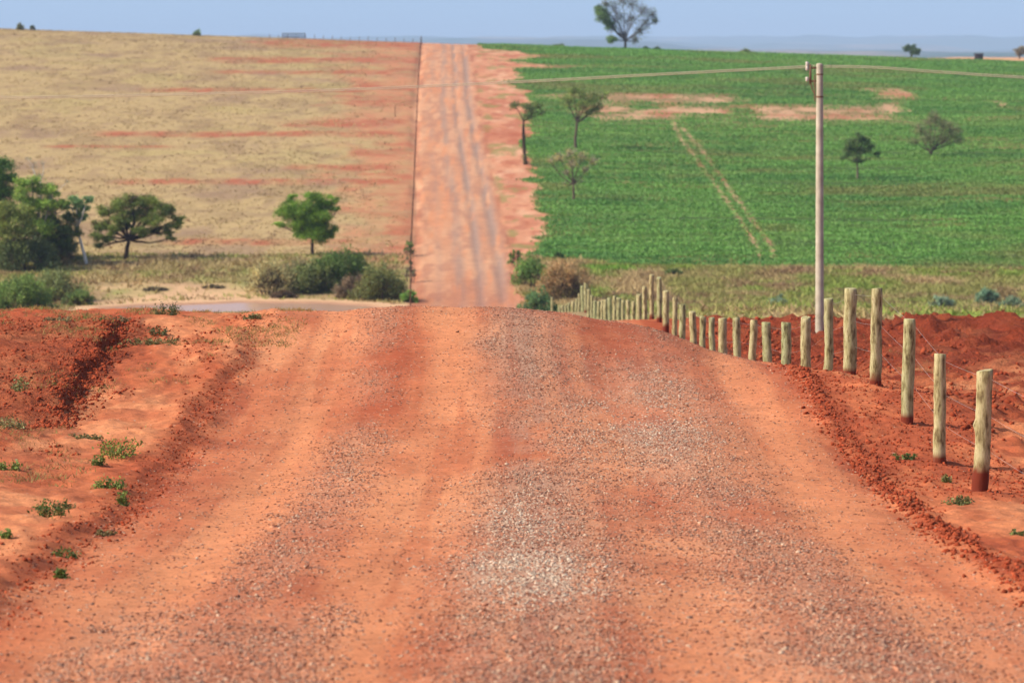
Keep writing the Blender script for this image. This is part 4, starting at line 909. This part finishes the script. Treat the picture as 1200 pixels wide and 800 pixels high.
for nm_, fr in (('uppermost', .93), ('middle', .62), ('lowest', .33)):
    mb = MB()
    pts = []
    pts.append((tops[0][0]+.12, 36.5, gz(5.62, 36.5)+fr*1.4))
    for (x, d, zg, H, R0) in tops[:43]: pts.append((x+R0*.95, d, zg+fr*min(H, 1.45)))
    Q = []
    for a_, b_ in zip(pts[:-1], pts[1:]):
        for s_ in np.linspace(0, 1, 5)[:-1]: Q.append(np.array(a_)*(1-s_)+np.array(b_)*s_-[0, 0, .05*s_*(1-s_)])
    Q.append(pts[-1]); mb.tube(Q, .0015, (.5, .5, .5), 4)
    tag(mb.build('fence_wire', wm, None, True), nm_+' thin wire strand strung along the roadside posts', 'fence wire', 'wires of the roadside fence')

# ------------------------------------------------------------------ far fence on the left of the hill road
DP, dn_, db_ = newmat('dark_post', .9, .1); db_.inputs['Base Color'].default_value = tuple(s2l((112, 80, 64)))+(1,)
pb_ = MB(); pb_.tube([(0, 0, -.2), (.01, 0, .5), (0, .01, 1.0), (.015, 0, 1.35)], [.055, .05, .05, .045], (1, 1, 1), 7)
pb_.add([(.015+.045*math.cos(q*6.283/7), .045*math.sin(q*6.283/7), 1.352) for q in range(7)]+[(.015, 0, 1.36)]*1, [[0, 1, 2, 7], [2, 3, 4, 7], [4, 5, 6, 7], [6, 0, 7, 7]][:3], (1, 1, 1))
p0 = pb_.build('pasture_post', DP); first = [True]
def place_post(x, d, lb, grp):
    o = p0 if first[0] else p0.copy()
    if not first[0]: COL.objects.link(o)
    first[0] = False
    o.location = (x, d, gz(x, d)); o.rotation_euler = (0, 0, random.random()*6); s = random.uniform(.85, 1.15); o.scale = (1, 1, s*(.6 if grp and 'skyline' in grp else 1))
    tag(o, lb, 'fence post', grp)
line = []
for i in range(74):
    d = 262+i*5.2; x = float(xc(np.array([d]))[0])-4.75-.0*i; x = float(np.interp(d, [262, 300, 450, 640], [-7.6, -8.7, -12.2, -16.6])); line.append((x, d))
    place_post(x, d, 'thin dark post in the wire fence climbing left of the hill road', 'posts of the fence climbing the hill')
for i in range(17):
    px = 484-i*10.5; d = 642; x = (px-600)/F*d
    place_post(x, d, 'tiny dark post on the pasture skyline, '+ordinal(i+1)+' counting leftwards from the road top', 'fence posts along the pasture skyline')
place_post(*P(463, 137), 'lone short dark post standing in the reddish pasture left of the road', None)
mb = MB()
for fr in (.5, .9, 1.25):
    mb.tube([(x, d, gz(x, d)+fr) for x, d in line], .006, (1, 1, 1), 4)
tag(mb.build('pasture_wire', DP), 'dark wires of the fence climbing left of the hill road', 'fence wire')
# small slatted gate on the skyline
x = (344-600)/F*640; d = 640; t = thing('slatted_gate', 'small dark slatted gate standing on the pasture skyline', 'gate', (x, d, gz(x, d)+.0))
GM, _, gb_ = newmat('grey_timber', .85, .1); gb_.inputs['Base Color'].default_value = tuple(s2l((92, 92, 100)))+(1,)
def box(mb, x0, x1, y0, y1, z0, z1):
    v = [(a, b, c) for a in (x0, x1) for b in (y0, y1) for c in (z0, z1)]
    mb.add(v, [(0, 1, 3, 2), (4, 6, 7, 5), (0, 4, 5, 1), (2, 3, 7, 6), (0, 2, 6, 4), (1, 5, 7, 3)], (1, 1, 1))
mb = MB()
for i in range(9): box(mb, -2.0+i*.5-.07, -2.0+i*.5+.07, -.03, .03, .05, 1.15)
mb.build('upright_bars', GM, t); mb = MB()
box(mb, -2.15, 2.15, .032, .08, .35, .5); box(mb, -2.15, 2.15, .032, .08, .85, 1.0); mb.build('rails', GM, t)
# small dark shed on the skyline
dd = 745; x = (1147-600)/F*dd; t = thing('small_shed', 'small dark shed on the skyline between the two small right hand trees', 'shed', (x, dd, gz(x, dd)-.1))
SM, _, sb_ = newmat('dark_boards', .8, .2); sb_.inputs['Base Color'].default_value = tuple(s2l((66, 56, 56)))+(1,)
mb = MB(); box(mb, -.85, .85, -.6, .6, 0, 1.15); mb.build('wall', SM, t); mb = MB(); 
mb.add([(-1.0, -.8, 1.152), (1.0, -.8, 1.152), (1.0, .8, 1.152), (-1.0, .8, 1.152), (-1.0, 0, 1.45), (1.0, 0, 1.45)], [(0, 1, 5, 4), (2, 3, 4, 5), (0, 3, 2, 1)], (1, 1, 1))
mb.build('roof', GM, t)

# ------------------------------------------------------------------ power pole and cables
CM, cn_, cb_ = newmat('pale_concrete', .8, .2)
tn = N(cn_, 'ShaderNodeTexNoise'); tn.inputs['Scale'].default_value = 3; tn.inputs['Detail'].default_value = 6
rm = N(cn_, 'ShaderNodeValToRGB'); rm.color_ramp.elements[0].color = tuple(s2l((176, 164, 142)))+(1,); rm.color_ramp.elements[1].color = tuple(s2l((212, 202, 180)))+(1,)
rm.color_ramp.elements[0].position = .3; rm.color_ramp.elements[1].position = .7
tcn = N(cn_, 'ShaderNodeTexCoord'); cn_.links.new(tcn.outputs['Object'], tn.inputs[0]); cn_.links.new(tn.outputs[0], rm.inputs[0]); cn_.links.new(rm.outputs[0], cb_.inputs['Base Color'])
dp = 101; xp = (960.5-600)/F*dp; zp = gz(xp, dp); ztop = ZC-(76-60)/F*dp; Hp = ztop-zp
t = thing('utility_pole', 'tall pale concrete utility pole standing behind the roadside fence', 'utility pole', (xp, dp, zp))
mb = MB(); zs = np.linspace(-.3, Hp, 12); mb.tube([(0, 0, z_) for z_ in zs], np.linspace(.128, .098, 12), (1, 1, 1), 14); mb.build('shaft', CM, t, True)
mb = MB(); mb.tube([(0, 0, Hp-.002), (0, 0, Hp+.03)], [.098, .085], (1, 1, 1), 14); mb.add([(.085*math.cos(q*6.283/14), .085*math.sin(q*6.283/14), Hp+.03) for q in range(14)]+[(0, 0, Hp+.045)], [[q, (q+1) % 14, 14, 14][:3] for q in range(14)] and [[q, (q+1) % 14, (q+2) % 14, 14] for q in range(0, 14, 2)], (1, 1, 1)); mb.build('cap', CM, t)
RM, _, rb_ = newmat('rusty_steel', .7, .3); rb_.inputs['Base Color'].default_value = tuple(s2l((134, 100, 76)))+(1,)
IM, _, ib_ = newmat('pale_porcelain', .35, .5); ib_.inputs['Base Color'].default_value = tuple(s2l((214, 202, 188)))+(1,)
mb = MB(); box(mb, -.30, -.24, -.04, .04, Hp-.55, Hp+.0); box(mb, -.24, -.10, -.03, .03, Hp-.50, Hp-.44); box(mb, -.24, -.10, -.03, .03, Hp-.12, Hp-.06)
mb.tube([(-.27, 0, Hp-.5), (-.2, 0, Hp-.75), (-.13, 0, Hp-.85)], .02, (1, 1, 1), 6); mb.build('bracket', RM, t)
for z_ in (Hp-.42, Hp-.10, Hp+.02):
    i_ = MB(); i_.tube([(-.36, 0, z_-.07), (-.36, 0, z_-.03), (-.36, 0, z_), (-.36, 0, z_+.04), (-.36, 0, z_+.07)], [.02, .06, .035, .06, .02], (1, 1, 1), 10)
    i_.tube([(-.36, 0, z_), (-.27, 0, z_)], .015, (1, 1, 1), 6); i_.build('insulator', IM, t, True)
mb = MB(); mb.tube([(.0, 0, Hp-.95), (.0, 0, Hp-.9)], .112, (1, 1, 1), 14); mb.build('steel_band', RM, t); mb = MB(); mb.tube([(0, 0, Hp-.3), (0, 0, Hp-.26)], .108, (1, 1, 1), 14); mb.build('steel_band', RM, t)
mb = MB(); mb.tube([(-.14, -.02, z_) for z_ in np.linspace(Hp-1.05, Hp-.3, 5)], .022, (1, 1, 1), 6); mb.build('ground_rod', RM, t)
WM, _, wb2 = newmat('pale_cable', .5, .4); wb2.inputs['Base Color'].default_value = tuple(s2l((214, 200, 170)))+(1,)
def cable(lb, ctrl, off):
    xs = [c_[0] for c_ in ctrl]; ys = [c_[1] for c_ in ctrl]; dsv = [c_[2] for c_ in ctrl]
    tt = np.linspace(0, 1, 60); kk = np.linspace(0, 1, len(ctrl))
    px = herm(tt, kk, xs); py = herm(tt, kk, ys); dv = herm(tt, kk, dsv)
    mb = MB(); mb.tube(np.stack([(px-600)/F*dv, dv, ZC-(py-60)/F*dv-off], 1), .0135, (1, 1, 1), 6)
    tag(mb.build('power_cable', WM, None, True), lb, 'cable', 'cables of the power line')
for off, nm_ in ((0, 'upper'), (.045, 'lower')):
    cable(nm_+' pale cable sagging from the pole across the road to the left', [(952, 77, 101), (780, 86, 101), (600, 95.5, 101), (400, 104.5, 101), (200, 110, 101), (0, 113.5, 101), (-220, 112, 101)], off)
    cable(nm_+' pale cable running from the pole out of view to the right', [(952, 77, 101), (1020, 78, 101), (1100, 83.5, 101), (1200, 90, 101), (1330, 96, 101)], off)
